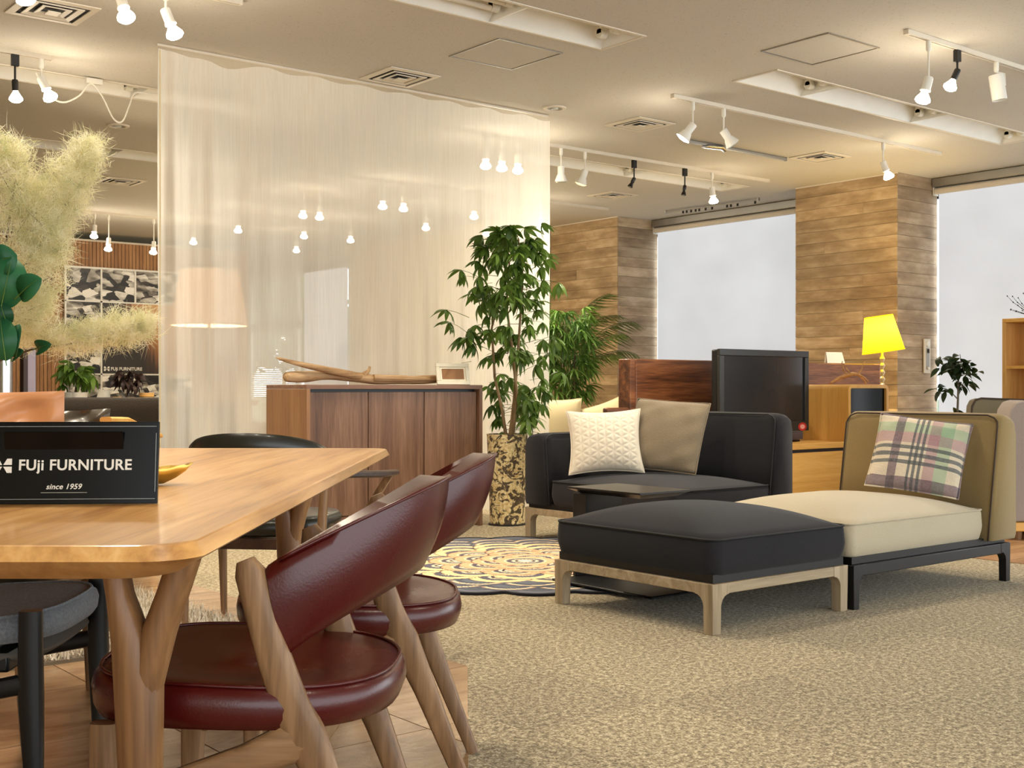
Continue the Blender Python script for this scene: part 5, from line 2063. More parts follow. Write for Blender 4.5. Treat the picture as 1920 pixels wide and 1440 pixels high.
t = thing('bushy_plant', 'bushy narrow-leaved green plant between the umbrella tree and the palm', 'plant', (6.92, 7.84, 0), TH)
MB().lathe([(0.12, 0), (0.14, 0.01), (0.16, 0.34), (0.148, 0.34), (0.135, 0.3)], 28).build('pot', M['white'], t)
MB().lathe([(0.148, 0.3), (0.001, 0.31)], 24, cap=False).build('soil', M['soil'], t)
for k in range(5):
    a = k * 1.26
    MB().tube([(0.04 * math.cos(a), 0.04 * math.sin(a), 0.3), (0.09 * math.cos(a + .4), 0.09 * math.sin(a + .4), 0.9), (0.10 * math.cos(a + .6), 0.10 * math.sin(a + .6), 1.45)], [0.009, 0.007, 0.004], 6).build('stem', M['stem'], t)
nl = [palmate('leaf_spray', M['leaf_lime'], 9, 0.16, 0.0105, 0.45, 0.10, s + 40, 0.35) for s in range(4)]
for k in range(120):
    z = random.uniform(0.82, 1.55)
    a = random.uniform(0, 2 * PI)
    r = random.uniform(0.0, 0.15)
    link_copy(nl[k % 4], 'leaf_spray', t, (r * math.cos(a), r * math.sin(a), z), Euler((random.uniform(-.3, .3), random.uniform(-1.0, 0.2), a)), random.uniform(0.8, 1.2))

# ================================================================== ROUND RUG
def round_rug():
    t = thing('round_rug', 'round scalloped rug of peach and slate fish-scale rings under the sofas', 'rug', (4.10, 4.97, 0))
    R0, NS = 1.03, 20
    rgn = np.random.RandomState(2)
    rings = []
    r_c, rad = 0.0, 0.17
    spec = []
    k = 0
    rr = [0.0, 0.12, 0.23, 0.345, 0.455, 0.565, 0.675, 0.785, 0.88]
    for i, q in enumerate(rr):
        n = 1 if i == 0 else max(6, int(round(2 * PI * q / 0.25)))
        if i == len(rr) - 1:
            n = NS
        for j in range(n):
            a = 2 * PI * (j + 0.5 * (i % 2)) / n
            spec.append((q * math.cos(a), q * math.sin(a), 0.168 if i < len(rr) - 1 else 0.172, i))
    pal = {
        'in': [((250, 236, 206), 0.24), ((74, 66, 70), 0.33), ((248, 230, 196), 0.42), ((96, 90, 98), 0.60), ((250, 228, 192), 0.66), ((232, 178, 138), 0.955), ((60, 52, 56), 1.0)],
        'mid': [((250, 238, 206), 0.20), ((76, 70, 76), 0.30), ((248, 230, 190), 0.37), ((98, 96, 108), 0.63), ((246, 212, 160), 0.955), ((60, 54, 60), 1.0)],
        'out': [((112, 116, 128), 0.50), ((90, 94, 104), 0.70), ((246, 232, 200), 0.78), ((222, 178, 126), 0.83), ((104, 106, 118), 0.96), ((66, 66, 74), 1.0)],
        'rim': [((98, 102, 112), 0.55), ((124, 126, 136), 0.7), ((100, 102, 112), 0.92), ((84, 86, 96), 1.0)]}
    nr, na_ = 118, 440
    th = np.linspace(0, 2 * PI, na_, endpoint=False)
    seg = 2 * PI / NS
    loc = (th + 0.5 * seg * 1) % seg - seg / 2
    # scalloped outline from the outer ring of circles
    off = 0.5 * ((len(rr) - 1) % 2)
    al = ((th - off * seg) + seg / 2) % seg - seg / 2
    outl = 0.88 * np.cos(al) + np.sqrt(np.maximum(0.0, 0.172 ** 2 - (0.88 * np.sin(al)) ** 2))
    V, colr = [(0, 0, 0.009)], [(0, 0)]
    pts = []
    for i in range(1, nr + 1):
        f_ = i / nr
        z = 0.009 - (0.006 if i == nr else 0.0)
        for j in range(na_):
            r = outl[j] * f_ if f_ > 0.0 else 0
            pts.append((r * math.cos(th[j]), r * math.sin(th[j]), z))
    V += pts
    xy = np.array(V)[:, :2]
    col = np.tile(np.array(lin((96, 98, 108)))[None, :], (len(V), 1))
    done = np.zeros(len(V), bool)
    for (x, y, r, i) in sorted(spec, key=lambda q: q[3]):
        d = np.hypot(xy[:, 0] - x, xy[:, 1] - y) / r
        ins = (d <= 1.0) & (~done)
        p = pal['in'] if i < 4 else (pal['mid'] if i < 6 else (pal['out'] if i < 8 else pal['rim']))
        lo = 0.0
        for c, hi in p:
            mk = ins & (d > lo - 1e-6) & (d <= hi)
            col[mk] = lin(c)
            lo = hi
        done |= ins
    F = [(0, 1 + j, 1 + (j + 1) % na_) for j in range(na_)]
    for i in range(nr - 1):
        a0, b0 = 1 + i * na_, 1 + (i + 1) * na_
        for j in range(na_):
            k = (j + 1) % na_
            F.append((a0 + j, b0 + j, b0 + k, a0 + k))
    me = bpy.data.meshes.new('pile')
    me.from_pydata([tuple(p) for p in V], [], F)
    at = me.color_attributes.new('dye', 'FLOAT_COLOR', 'POINT')
    at.data.foreach_set('color', col.astype(np.float32).ravel())
    me.materials.append(M['dyed'])
    o = bpy.data.objects.new('pile', me)
    COL.objects.link(o)
    o.parent = t
    ed = MB()
    ed.tube([(outl[j] * math.cos(th[j]) * 0.997, outl[j] * math.sin(th[j]) * 0.997, 0.007) for j in range(0, na_, 2)], 0.0068, 6, loop=True)
    ed.build('bound_edge', M['charcoal'], t, sharp=0)


round_rug()

# ================================================================== SOFA GROUP
def seat_block(t, u0, u1, v0, v1, zb, zp, dome, mat, pipe, r=0.05, name='seat_cushion', crown=True):
    cx, cy_, hx, hy = (u0 + u1) / 2, (v0 + v1) / 2, (u1 - u0) / 2, (v1 - v0) / 2
    rings = []
    for s, z in ((-0.018, zb), (-0.004, zb + 0.012), (0.004, zb + 0.05), (0.006, (zb + zp) / 2), (0.003, zp - 0.012), (0.0, zp)):
        rings.append([(x, y, z) for x, y in rrect(hx + s, hy + s, r, 7, cx, cy_)])
    for k in range(1, 13):
        f_ = k / 12.0
        sc = 1 - f_
        h = dome * (1 - sc ** 3.2)
        ring = []
        sc = max(sc, 0.01)
        mn = min(hx, hy) * sc
        for x, y in rrect(hx * sc, hy * sc, min(mn * 0.99, r * sc + mn * 1.1 * f_ ** 0.8), 7, cx, cy_):
            ring.append((x, y, zp + h))
        rings.append(ring)
    c = MB().loft(rings).build(name, mat, t, sharp=0)
    MB().tube([(x, y, zp + 0.002) for x, y in rrect(hx + 0.002, hy + 0.002, r, 7, cx, cy_)], 0.0048, 6, loop=True).build('piping', pipe, c, sharp=0)
    return c


def back_block(t, axis, face0, face1, rear, w0, w1, zb, zt, mat, pipe, name='backrest', sgn=1):
    """wedge backrest; its face leans back from face0 (bottom) to face1 (top); runs w0..w1 along the other axis"""
    prof = [(face0, zb), (face0 + (face1 - face0) * 0.5, zb + (zt - zb) * 0.5), (face1 - 0.004 * sgn, zt - 0.05), (face1 + 0.012 * sgn, zt - 0.014), (face1 + 0.045 * sgn, zt),
            (rear - 0.05 * sgn, zt - 0.012), (rear - 0.014 * sgn, zt - 0.035), (rear, zt - 0.085), (rear, zb + 0.02), (rear - 0.015 * sgn, zb)]
    cu = sum(p[0] for p in prof) / len(prof)
    cz = (zb + zt) / 2
    rings = []
    L = w1 - w0
    r = 0.045

    def put(u, w, z):
        return (u, w, z) if axis == 'u' else (w, u, z)
    stations = [(0.0, 0.030), (0.010, 0.012), (0.028, 0.002), (0.06, 0.0), (L / 2, -0.004), (L - 0.06, 0.0), (L - 0.028, 0.002), (L - 0.010, 0.012), (L, 0.030)]
    for s, ins in stations:
        ring = []
        for u, z in prof:
            k_u = 1 - ins / 0.16
            k_z = 1 - ins / 0.34
            zz = z if z < zb + 0.03 else cz + (z - cz) * k_z
            ring.append(put(cu + (u - cu) * k_u, w0 + s, zz))
        rings.append(ring)
    o = MB().loft(rings).build(name, mat, t, sharp=0)
    # piping round the front face
    pts = []
    e = 0.012
    for k in range(0, 6):
        z = zb + (zt - 0.06 - zb) * k / 5
        pts.append((face0 + (face1 - face0) * (z - zb) / (zt - zb), w0 + e, z))
    for a in (0.3, 0.6, 0.9):
        pts.append((face1, w0 + e + 0.05 * (1 - math.cos(a * PI / 2)), zt - 0.06 + 0.048 * math.sin(a * PI / 2)))
    tp = [(face1 + 0.006 * sgn, w0 + 0.07, zt - 0.008), (face1 + 0.006 * sgn, w1 - 0.07, zt - 0.008)]
    back = [(u, w1 - (w - w0), z) for u, w, z in reversed(pts)]
    allp = [put(*p) for p in pts + tp + back]
    MB().tube(allp, 0.0042, 6).build('piping', pipe, o, sharp=0)
    return o


def frame_leg(t, x, y, ix, iy, zt, mat, s=0.05):
    """square leg with a curved shoulder along the two rails that leave it (ix, iy: -1/0/1)"""
    m = MB()
    h = s / 2
    m.tube([(x, y, zt), (x, y, zt - 0.05), (x, y, 0)], [(h * 1.35, h * 1.35), (h * 1.35, h * 1.35), (h * 1.22, h * 1.22)], 4, up=(1, 0, 0)) if False else None
    a, b = h, h * 0.92
    v = [(x - b, y - b, 0), (x + b, y - b, 0), (x + b, y + b, 0), (x - b, y + b, 0), (x - a, y - a, zt), (x + a, y - a, zt), (x + a, y + a, zt), (x - a, y + a, zt)]
    m.add(v, [(0, 3, 2, 1), (4, 5, 6, 7), (0, 1, 5, 4), (1, 2, 6, 5), (2, 3, 7, 6), (3, 0, 4, 7)])
    r = 0.042
    zr = zt - 0.042

    def fil(dx, dy):
        pts = []
        ex, ey = x + dx * h, y + dy * h
        pts.append((ex - dx * 0.002, ey - dy * 0.002, zt))
        pts.append((ex - dx * 0.002, ey - dy * 0.002, zr - r))
        for k in range(1, 7):
            an = PI / 2 * k / 6
            pts.append((ex + dx * r * (1 - math.cos(an)), ey + dy * r * (1 - math.cos(an)), zr - r + r * math.sin(an)))
        pts.append((ex + dx * r, ey + dy * r, zt))
        wv = (0, 2 * h * 0.98, 0) if dx else (2 * h * 0.98, 0, 0)
        base = [(p[0] - wv[0] / 2, p[1] - wv[1] / 2, p[2]) for p in pts]
        m.prism_dir(base, wv)
    if ix:
        fil(ix, 0)
    if iy:
        fil(0, iy)
    m.build('leg', mat, t, bevel=0.004, sharp=30)


def sofa_frame(t, u0, u1, v0, v1, zt, wx, wz, s=0.05, rail=0.04):
    h = s / 2
    for y in (v0 + h, v1 - h):
        MB().box(u0 + s + 0.03, y - h * 0.9, zt - rail, u1 - s - 0.03, y + h * 0.9, zt).build('frame_rail', wx, t, bevel=0.003)
    for x in (u0 + h, u1 - h):
        MB().box(x - h * 0.9, v0 + s + 0.03, zt - rail, x + h * 0.9, v1 - s - 0.03, zt).build('frame_rail', wx, t, bevel=0.003)
    for x, ix in ((u0 + h, 1), (u1 - h, -1)):
        for y, iy in ((v0 + h, 1), (v1 - h, -1)):
            frame_leg(t, x, y, ix, iy, zt, wz, s)


# dark ottoman
t = thing('ottoman', 'large charcoal upholstered ottoman on a pale wood frame, in front of the chaise', 'ottoman', (3.845, 3.51, 0))
du, dv = 3.845, 3.51
seat_block(t, 3.432 - du, 4.262 - du, 3.062 - dv, 3.965 - dv, 0.212, 0.350, 0.088, M['charcoal'], M['black_piping'], r=0.055)
MB().box(-0.400, -0.435, 0.190, 0.400, 0.435, 0.222).build('base_board', M['black'], t, smooth=False)  # black board closing the gap under the cushion: its shade as colour
sofa_frame(t, 3.425 - du, 4.255 - du, 3.058 - dv, 3.955 - dv, 0.189, M['greywood'], M['greywood_z'])

# beige chaise
t = thing('chaise', 'beige chaise seat with sloping khaki backrest on a black steel frame', 'sofa', (4.9, 3.49, 0))
du, dv = 4.9, 3.49
seat_block(t, 4.285 - du, 5.31 - du, 3.065 - dv, 3.90 - dv, 0.206, 0.350, 0.078, M['beige'], M['beige'], r=0.035)
back_block(t, 'u', 5.312 - du, 5.405 - du, 5.56 - du, 3.03 - dv, 3.90 - dv, 0.205, 0.800, M['beige_back'], M['brown_piping'])
MB().box(-0.61, -0.425, 0.186, 0.60, 0.40, 0.215).build('base_board', M['black'], t, smooth=False)  # black, so the gap above the frame reads as shaded
sofa_frame(t, 4.278 - du, 5.52 - du, 3.045 - dv, 3.90 - dv, 0.184, M['black_steel'], M['black_steel'], s=0.040, rail=0.048)

# charcoal sofa with one arm
t = thing('charcoal_sofa', 'charcoal two seat sofa with one low arm, behind the ottoman', 'sofa', (5.3, 5.2, 0))
du, dv = 5.3, 5.2
seat_block(t, 4.80 - du, 5.64 - du, 4.58 - dv, 5.585 - dv, 0.21, 0.356, 0.055, M['charcoal'], M['black_piping'], r=0.05)
back_block(t, 'u', 5.60 - du, 5.665 - du, 5.82 - du, 4.56 - dv, 5.83 - dv, 0.21, 0.775, M['charcoal'], M['black_piping'])
back_block(t, 'v', 5.59 - dv, 5.63 - dv, 5.825 - dv, 4.79 - du, 5.58 - du, 0.21, 0.648, M['charcoal'], M['black_piping'], name='arm')
MB().box(-0.485, -0.60, 0.188, 0.48, 0.60, 0.22).build('base_board', M['black'], t, smooth=False)  # black stands for the shade between cushion and frame
sofa_frame(t, 4.80 - du, 5.80 - du, 4.58 - dv, 5.82 - dv, 0.187, M['greywood'], M['greywood_z'])

# C-shaped side table
t = thing('side_table', 'low black C shaped side table standing over the ottoman edge', 'table', (4.02, 4.15, 0))
zt = 0.452
MB().loft([[(x, y, z) for x, y in rrect(0.165 - i, 0.245 - i, 0.006, 3, 0, -0.035)] for i, z in ((0.045, zt - 0.030), (0.004, zt - 0.010), (0.0, zt - 0.008), (0.0, zt))]).build('top', plain('satin black top', (24, 21, 19), 0.34), t, sharp=20)
MB().box(-0.150, 0.165, 0.0295, 0.150, 0.185, zt - 0.030).build('upright', M['black'], t, bevel=0.002)
MB().box(-0.150, 0.095, 0.30, -0.13, 0.164, zt - 0.031).build('bracket', M['black'], t, smooth=False)
MB().box(-0.285, -0.47, 0.018, 0.145, 0.185, 0.029).build('base_plate', M['black_steel'], t, bevel=0.006)

# cushions on the sofas
def lean(facing, back, roll=0.0):
    """orientation of a cushion whose outer face looks along `facing` (radians in plan) and leans back by `back`"""
    z = Vector((math.cos(facing) * math.cos(back), math.sin(facing) * math.cos(back), math.sin(back)))
    x = Vector((0, 0, 1)).cross(z).normalized()
    y = z.cross(x)
    Mx = Matrix((x, y, z)).transposed() @ Matrix.Rotation(roll, 3, 'Z')
    return Mx.to_euler()


cushion('quilted cream cushion with a triangle stitch, on the charcoal sofa by the low arm', (5.035, 5.352, 0.600), lean(math.radians(180 + 50), 0.38, math.radians(2)), 0.225, 0.203, 0.085, M['quilt'], n=84, pinch=0.12, quilt=21.0, seed=1)
cushion('brownish grey linen cushion leaning beside the quilted one', (5.335, 5.135, 0.635), lean(math.radians(180 + 24), 0.42, math.radians(-4)), 0.235, 0.228, 0.075, M['taupe'], n=30, pinch=0.03, wr=0.12, seed=2)
cushion('plaid wool cushion leaning on the khaki backrest of the chaise', (5.20, 3.335, 0.600), lean(math.radians(180 + 28), 0.52, math.radians(-8)), 0.215, 0.200, 0.062, M['plaid'], n=30, pinch=0.05, wr=0.15, seed=3)

# another sofa beyond with two cream cushions
t = thing('rear_sofa', 'dark low sofa mostly hidden behind the charcoal sofa arm', 'sofa', (6.66, 7.14, 0))
MB().loft([[(x, y, z) for x, y in rrect(0.5 + i, 0.32 + i, 0.06, 5)] for i, z in ((-0.02, 0.1), (0, 0.13), (0, 0.36), (-0.02, 0.41))]).build('seat', M['charcoal'], t, sharp=0)
MB().loft([[(x, y, z) for x, y in rrect(0.5 + i, 0.09 + i * 0.5, 0.05, 5, 0, 0.415)] for i, z in ((-0.02, 0.2), (0, 0.22), (0, 0.62), (-0.05, 0.67))]).build('backrest', M['charcoal'], t, sharp=0)
for x in (-0.38, 0.38):
    for y in (-0.32, 0.42):
        MB().tube([(x, y, 0.12), (x, y, 0.002)], [0.025, 0.02], 8).build('leg', M['walnut'], t)
cushion('cream cushion behind the umbrella tree, propped on the hidden sofa', (6.36, 7.30, 0.645), lean(math.radians(240), 0.25, 0), 0.20, 0.20, 0.085, M['cream_fab'], n=20, seed=6)
cushion('pale cushion corner showing behind the quilted cushion', (6.70, 7.06, 0.645), lean(math.radians(235), 0.45, 0.35), 0.19, 0.19, 0.08, M['cream_fab'], n=20, seed=7)

# ================================================================== TV WALL
t = thing('television', 'black flat television on the oak media bench before the rosewood panel', 'television', (7.405, 6.1, 0))
hw, z0, z1 = 0.528, 0.585, 1.214
m = MB()
fb = 0.05
for (a, b, c_, d_) in ((-hw, z0, hw, z0 + 0.075), (-hw, z1 - fb, hw, z1), (-hw, z0 + 0.075, -hw + fb, z1 - fb), (hw - fb, z0 + 0.075, hw, z1 - fb)):
    m.box(a, -0.03, b, c_, 0.0, d_)
m.build('bezel', M['bezel'], t, bevel=0.004)
MB().box(-hw + fb, -0.016, z0 + 0.076, hw - fb, -0.004, z1 - fb).build('screen', M['screen'], t, smooth=False)
MB().box(-hw + 0.005, 0.001, z0 + 0.005, hw - 0.005, 0.06, z1 - 0.005).build('rear_shell', M['black'], t, bevel=0.01)
MB().box(-0.10, 0.0, 0.52, 0.10, 0.05, z0 + 0.004).build('stand_neck', M['black'], t, bevel=0.004)
MB().box(-0.3, -0.12, 0.5065, 0.3, 0.12, 0.522).build('stand_foot', M['black_gloss'], t, bevel=0.005)
st = MB().lathe([(0.052, 0.0), (0.052, 0.0012), (0.001, 0.0013)], 28).build('sticker', plain('red sticker', (196, 40, 34), 0.4), t)
st.scale = (1, 0.62, 1)
st.rotation_euler = (PI / 2, 0, 0)
st.location = (hw - 0.085, -0.0305, z0 + 0.032)
MB().lathe([(0.030, 0.0014), (0.030, 0.0018), (0.001, 0.0019)], 24).build('sticker_label', plain('pink label', (240, 170, 160), 0.4), st)

VP = 6.62
t = thing('rosewood_panel', 'long glossy rosewood wall panel standing behind the television', 'cabinet', (8.08, VP, 0))
MB().box(-1.56, -0.03, 0.3, 1.58, 0.03, 1.142).build('front_panel', M['rosewood'], t, bevel=0.012)
MB().box(-1.62, -0.03, 0.0, -1.564, 0.10, 1.142).build('end_panel', M['rosewood'], t, bevel=0.008)
MB().box(-1.86, -0.03, 0.0, -1.625, 0.02, 0.775).build('low_panel', M['rosewood'], t, bevel=0.012)
MB().box(-1.5, -0.02, 0.0, 1.5, 0.05, 0.298).build('foot', M['black_wood'], t, smooth=False)

t = thing('media_bench', 'low honey oak media bench under the television', 'media bench', (7.75, 6.0, 0))
MB().box(-1.25, -0.27, 0.462, 1.1, 0.27, 0.505).build('top', M['oak'], t, bevel=0.004)
MB().box(-1.2, -0.245, 0.438, 1.06, 0.25, 0.461).build('shadow_gap', M['black'], t, smooth=False)
for k in range(3):
    a = -1.25 + k * 0.784
    MB().box(a, -0.268, 0.06, a + 0.78, -0.246, 0.437).build('drawer_front', M['oak'], t, bevel=0.003)
MB().box(-1.25, -0.245, 0.06, -1.2, 0.27, 0.437).build('side_panel', M['oak'], t, smooth=False)
MB().box(1.06, -0.245, 0.06, 1.1, 0.27, 0.437).build('side_panel', M['oak'], t, smooth=False)
MB().box(-1.15, -0.2, 0.0, 1.0, 0.2, 0.059).build('plinth', M['black'], t, smooth=False)

t = thing('oak_cabinet', 'honey oak cube cabinet with a black glass front beside the television', 'cabinet', (8.35, 6.02, 0))
ca, cb, zb, ztp, rr_ = -0.275, 0.265, 0.5055, 0.95, 0.045
outer = []
for qx, qz, a0 in ((1, 1, 0), (-1, 1, PI / 2)):
    for k in range(7):
        a = a0 + PI / 2 * k / 6
        outer.append(((cb - rr_ if qx > 0 else ca + rr_) + rr_ * math.cos(a), ztp - rr_ + rr_ * math.sin(a)))
outer = [(cb, zb)] + outer + [(ca, zb)]
inner = [(x + (0.03 if x < 0 else -0.03) if abs(x) > 0.2 else x, z) for x, z in outer]
inner = [(cb - 0.03, zb)] + [((cb - rr_ if x > 0 else ca + rr_) + (x - (cb - rr_ if x > 0 else ca + rr_)) * 0.34, (ztp - rr_) + (z - (ztp - rr_)) * 0.34) for x, z in outer[1:-1]] + [(ca + 0.03, zb)]
m = MB()
n = len(outer)
V = [(x, -0.22, z) for x, z in outer] + [(x, -0.22, z) for x, z in inner] + [(x, 0.22, z) for x, z in outer] + [(x, 0.22, z) for x, z in inner]
F = []
for k in range(n - 1):
    F += [(k, k + 1, n + k + 1, n + k), (2 * n + k, 3 * n + k, 3 * n + k + 1, 2 * n + k + 1), (k, 2 * n + k, 2 * n + k + 1, k + 1), (n + k, n + k + 1, 3 * n + k + 1, 3 * n + k)]
F += [(0, n, 3 * n, 2 * n), (n - 1, 3 * n - 1, 4 * n - 1, 2 * n - 1)]
m.add(V, F)
m.build('shell', M['oak_soft'], t, sharp=50)
MB().box(ca + 0.031, -0.20, zb + 0.06, cb - 0.031, -0.192, ztp - 0.031).build('glass_front', M['dark_glass'], t, smooth=False)
MB().box(ca + 0.031, 0.19, zb + 0.02, cb - 0.031, 0.2, ztp - 0.031).build('back_panel', M['black'], t, smooth=False)
MB().box(ca + 0.031, -0.21, zb, cb - 0.031, 0.2, zb + 0.055).build('lower_shelf', M['oak'], t, smooth=False)

t = thing('white_sign_card', 'blank white card standing on the rosewood panel top', 'card', (9.02, 6.615, 1.1425), -0.1)
MB().prism_dir([(-0.125, 0.012, 0), (0.10, 0.012, 0), (0.115, 0.03, 0.098), (-0.09, 0.03, 0.098)], (0, 0.003, 0)).build('front_leaf', M['paper'], t, smooth=False)
MB().prism_dir([(-0.125, -0.02, 0), (0.10, -0.02, 0), (0.115, 0.028, 0.098), (-0.09, 0.028, 0.098)], (0, 0.002, 0)).build('prop_leaf', M['paper'], t, smooth=False)

t = thing('twisted_branch', 'bleached twisted branch arching on the oak cabinet', 'branch', (8.33, 5.96, 0.951), TH)
def br(p, r, nm='branch'):
    MB().tube(p, r, 8).build(nm, M['twig'], t)
br([(-0.16, 0, 0.012), (-0.10, 0.01, 0.05), (-0.04, 0, 0.075), (0.02, 0.01, 0.088), (0.07, 0, 0.075), (0.11, 0, 0.03), (0.125, 0, 0.008)], [0.010, 0.012, 0.013, 0.014, 0.012, 0.009, 0.006], 'trunk')
br([(-0.17, 0.03, 0.006), (-0.11, 0.03, 0.028), (-0.03, 0.02, 0.062), (0.05, 0, 0.085)], [0.006, 0.008, 0.009, 0.009])
br([(-0.03, 0, 0.08), (-0.06, 0, 0.12), (-0.072, 0, 0.17), (-0.068, 0.0, 0.19)], [0.008, 0.006, 0.004, 0.003])
br([(0.0, 0, 0.085), (-0.03, 0, 0.12), (-0.05, 0, 0.155), (-0.06, 0, 0.17)], [0.006, 0.005, 0.003, 0.002])
br([(0.06, 0, 0.08), (0.09, 0, 0.13), (0.10, 0, 0.17), (0.12, 0, 0.19)], [0.007, 0.005, 0.003, 0.002])
br([(0.05, -0.02, 0.082), (0.10, -0.02, 0.06), (0.14, -0.02, 0.02)], [0.007, 0.006, 0.004])

# yellow lamp
t = thing('yellow_lamp', 'lamp with glowing yellow pleated shade and brass beaded stem by the right pillar', 'lamp', (9.82, 6.68, 0), TH)
MB().lathe([(0.14, 0), (0.14, 0.015), (0.04, 0.03), (0.015, 0.05)], 28).build('base', M['brass'], t)
prof = [(0.012, 0.04), (0.012, 0.6)]
z = 0.6
while z < 1.18:
    prof += [(0.011, z), (0.021, z + 0.022), (0.026, z + 0.036), (0.021, z + 0.05)]
    z += 0.062
prof += [(0.012, z), (0.010, 1.30), (0.006, 1.32)]
MB().lathe(prof, 18).build('stem', M['brass'], t)
m = MB()
nn = 144
tl = math.radians(-9)
TM = Matrix.Rotation(math.radians(-8), 3, 'Y')
c0 = Vector((0.012, 0, 1.258))
rings = []
for (r0, zz) in ((0.190, 0.0), (0.167, 0.12), (0.145, 0.235), (0.126, 0.338)):
    rg_ = []
    for k in range(nn):
        a = 2 * PI * k / nn
        r = r0 * (1 + (0.012 if k % 2 else -0.012))
        p = c0 + TM @ Vector((r * math.cos(a) - 0.0 * zz, r * math.sin(a), zz))
        rg_.append((p.x, p.y, p.z))
    rings.append(rg_)
m.loft(rings, cap=False)
m.build('lamp_shade', M['shade_yellow'], t, smooth=False, fix=False)
m = MB()
for r0, zz in ((0.190, 0.004), (0.126, 0.334)):
    pts = [tuple(c0 + TM @ Vector((r0 * 1.01 * math.cos(2 * PI * k / 48), r0 * 1.01 * math.sin(2 * PI * k / 48), zz))) for k in range(48)]
    m.tube(pts, 0.004, 6, loop=True)
m.build('shade_rim', M['shade_yellow'], t)
MB().lathe([(0.012, 1.30), (0.03, 1.36), (0.034, 1.39), (0.022, 1.42), (0.001, 1.425)], 18).build('bulb', M['bulb_dim'], t)
L = bpy.data.lights.new('lamp_light', 'POINT')
L.energy = 60
L.color = (1.0, 0.72, 0.30)
L.shadow_soft_size = 0.04
lo = bpy.data.objects.new('lamp_light', L)
COL.objects.link(lo)
lo.location = (9.82, 6.68, 1.47)

t = thing('wall_control', 'slim white wall control plate on the right pillar side', 'switch', (10.84, 6.868, 1.24))
MB().box(-0.055, -0.016, -0.17, 0.055, 0.0, 0.17).build('plate', M['trim_white'], t, bevel=0.004)
MB().box(-0.025, -0.022, -0.135, 0.025, -0.0165, 0.08).build('slider_slot', M['alu'], t, bevel=0.002)
for z, r in ((0.12, 0.028), (-0.12, 0.014)):
    k = MB().lathe([(r, 0), (r, 0.012), (r * 0.7, 0.016), (0.001, 0.016)], 18).build('knob', M['white_gloss'], t)
    k.rotation_euler = (PI / 2, 0, 0)
    k.location = (0, -0.0165 if z > 0 else -0.0225, z)
kk = MB().box(-0.014, -0.03, 0.03, 0.014, -0.0225, 0.07).build('slider', M['dark'], t, bevel=0.003)

# ---- small tree at the right
def ficus():
    x, y = C((1795 - 960) / 2289 * 9.3, 9.3)
    t = thing('small_tree', 'small potted rubber tree silhouetted against the right-hand blind', 'plant', (x, y, 0), TH)
    MB().lathe([(0.13, 0), (0.14, 0.01), (0.16, 0.3), (0.148, 0.3), (0.135, 0.27)], 28).build('pot', M['white'], t)
    MB().lathe([(0.148, 0.27), (0.001, 0.28)], 24, cap=False).build('soil', M['soil'], t)
    MB().tube([(0, 0, 0.27), (-0.005, 0, 0.6), (0.005, 0, 0.84), (0.008, 0, 1.0)], [0.011, 0.010, 0.008, 0.006], 8).build('trunk', M['greytrunk'], t)
    for p in ([(0.002, 0, 0.85), (0.04, 0.02, 0.93), (0.07, 0.02, 1.0)], [(0, 0, 0.84), (-0.04, -0.02, 0.875), (-0.10, -0.02, 0.91)], [(0.007, 0, 1.0), (0.03, 0, 1.1), (0.02, 0, 1.18)], [(0.007, 0, 1.0), (-0.05, 0.02, 1.08), (-0.12, 0.02, 1.12)]):
        MB().tube(p, [0.005, 0.004, 0.002], 6).build('branch', M['greytrunk'], t)
    V, F = flat_leaf(0.10, 0.024, 0.35)
    lm = MB().add(V, F).mesh('leaf', M['leaf_ficus'], sharp=0, fix=False)
    rg = random.Random(12)
    cl = [((0.02, 0, 1.06), 0.10, 30), ((0.05, 0, 1.0), 0.10, 18), ((-0.11, 0, 0.92), 0.06, 12), ((-0.08, 0, 1.12), 0.07, 14), ((0.0, 0.0, 1.14), 0.08, 14), ((-0.02, 0, 0.74), 0.03, 4)]
    for c, r, n in cl:
        for k in range(n):
            a = rg.uniform(0, 2 * PI)
            q = Vector((rg.gauss(0, 0.5), rg.gauss(0, 0.5), rg.gauss(0, 0.45))) * r
            link_copy(lm, 'leaf', t, Vector(c) + q, Euler((rg.uniform(-0.6, 0.6), rg.uniform(-0.5, 0.8), a)), rg.uniform(0.75, 1.25))


ficus()

# ---- shelf unit cut by the right edge
t = thing('shelf_unit', 'honey oak open shelf unit cut by the right edge of the picture', 'shelf', (9.02, 4.80, 0))
zt = 1.46
a0, a1, b0, b1 = -0.10, 0.28, -0.85, 0.19
# opens towards the room (-x); its far end panel is the one in view
MB().box(a0, b1 - 0.03, 0.0, a1, b1, zt - 0.031).build('end_panel', M['oak_z'], t, bevel=0.002)
MB().box(a0, b0, 0.0, a1, b0 + 0.03, zt - 0.031).build('end_panel', M['oak_z'], t, bevel=0.002)
MB().box(a0, b0, zt - 0.03, a1, b1, zt).build('top', M['oak'], t, bevel=0.002)
for z in (0.06, 0.4, 0.72, 1.07):
    MB().box(a0 + 0.004, b0 + 0.031, z, a1 - 0.012, b1 - 0.031, z + 0.024).build('shelf', M['oak'], t, bevel=0.002)
MB().box(a1 - 0.011, b0 + 0.031, 0.03, a1, b1 - 0.031, zt - 0.031).build('back_panel', M['oak_z'], t, smooth=False)
x, y = 9.04, 4.78
t = thing('orange_bowl', 'small orange bowl on the shelf, just above the right sofa', 'bowl', (x, y + 0.0, 0.7445))
MB().lathe([(0.03, 0), (0.035, 0.006), (0.075, 0.05), (0.08, 0.085), (0.076, 0.085), (0.07, 0.05), (0.03, 0.012), (0.001, 0.01)], 24).build('body', plain('orange glaze', (206, 112, 40), 0.3), t)
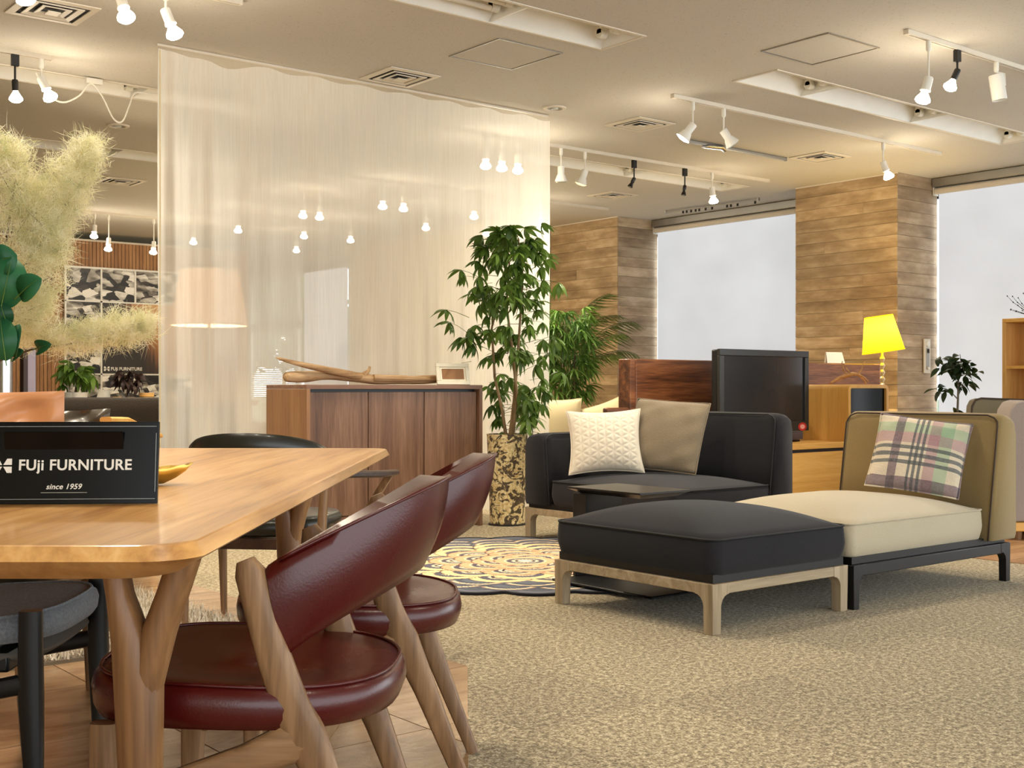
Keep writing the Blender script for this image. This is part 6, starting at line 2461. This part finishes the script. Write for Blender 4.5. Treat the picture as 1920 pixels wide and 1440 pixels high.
MB().lathe([(0.079, 0.083), (0.081, 0.087), (0.077, 0.088)], 24, cap=False).build('rim', M['brown_trim'], t)

t = thing('dried_twigs', 'dark dried twigs in a low dish on the shelf top', 'twigs', (9.10, 4.80, zt + 0.0005), TH)
MB().lathe([(0.05, 0), (0.07, 0.02), (0.066, 0.02), (0.045, 0.005), (0.001, 0.005)], 20).build('dish', M['black'], t)
random.seed(5)
for k in range(9):
    a = PI + random.uniform(-0.9, 0.9)
    l = random.uniform(0.12, 0.24)
    e = random.uniform(0.1, 0.9)
    p = [(0, 0, 0.01), (math.cos(a) * l * 0.4, math.sin(a) * l * 0.3, 0.02 + l * 0.25 * e), (math.cos(a) * l * 0.8, math.sin(a) * l * 0.5, 0.03 + l * 0.6 * e), (math.cos(a) * l, math.sin(a) * l * 0.6, 0.03 + l * 0.9 * e)]
    m = MB().tube(p, [0.003, 0.0025, 0.002, 0.001], 5)
    for q in p[1:]:
        m.lathe([(0.001, -0.006), (0.006, 0), (0.001, 0.006)], 8, c=q)
    m.build('twig', M['darktwig'], t)

# ---- sofas at the right edge
x, y = 6.96, 3.90
t = thing('mauve_sofa', 'mauve grey sofa with rolled arm on a pale wooden base, cut by the right edge', 'sofa', (7.02, 3.86, 0), TH)
# local x to the right, y away; its rolled end faces left
z0, z1 = 0.115, 0.845
prof = [(-0.05, z0), (-0.055, 0.5), (-0.05, 0.70), (-0.035, 0.79), (-0.005, 0.835), (0.04, 0.848), (0.09, 0.838), (0.9, 0.838), (0.9, z0)]
rings = [[(px_, yy, zz) for px_, zz in prof] for yy in (-0.06, -0.05, 0.0, 0.10, 0.14, 0.15)]
MB().loft(rings).build('arm', M['mauve'], t, bevel=0.012, sharp=45)
MB().box(-0.03, 0.16, z0, 0.9, 0.66, 0.42).build('seat', M['mauve'], t, bevel=0.03, seg=3)
MB().box(-0.04, -0.05, 0.055, 0.9, 0.64, 0.112).build('base', M['oak'], t, bevel=0.006)
for a, b in ((0.03, 0.0), (0.8, 0.0), (0.03, 0.58), (0.8, 0.58)):
    MB().tube([(a, b, 0.056), (a, b, 0.003)], [0.03, 0.022], 10).build('foot', M['walnut'], t)
MB().tube([(-0.056, -0.055, 0.48), (0.85, -0.063, 0.48)], 0.004, 6).build('seam', M['beige_back'], t)
x, y = C((1862 - 960) / 2289 * 8.2, 8.2)
t = thing('olive_sofa', 'olive sofa back just behind the mauve rolled arm', 'sofa', (x, y, 0), TH)
prof = [(-0.16, 0.1), (-0.155, 0.6), (-0.14, 0.80), (-0.12, 0.84), (-0.08, 0.852), (0.9, 0.812), (0.9, 0.1)]
MB().loft([[(a, yy, zz) for a, zz in prof] for yy in (0.0, 0.01, 0.1, 0.11)]).build('backrest', M['olivefab'], t, bevel=0.008)
MB().tube([(-0.155, 0.0, 0.62), (-0.142, -0.001, 0.80), (-0.12, -0.001, 0.842), (-0.08, -0.001, 0.854), (0.9, -0.001, 0.814)], 0.006, 6).build('piping', M['brown_piping'], t)
MB().box(-0.12, 0.115, 0.1, 0.88, 0.55, 0.42).build('seat', M['olivefab'], t, bevel=0.03, seg=3)
for a, b in ((-0.08, 0.05), (0.8, 0.05), (-0.08, 0.48), (0.8, 0.48)):
    MB().tube([(a, b, 0.102), (a, b, 0.002)], [0.025, 0.02], 8).build('foot', M['walnut'], t)
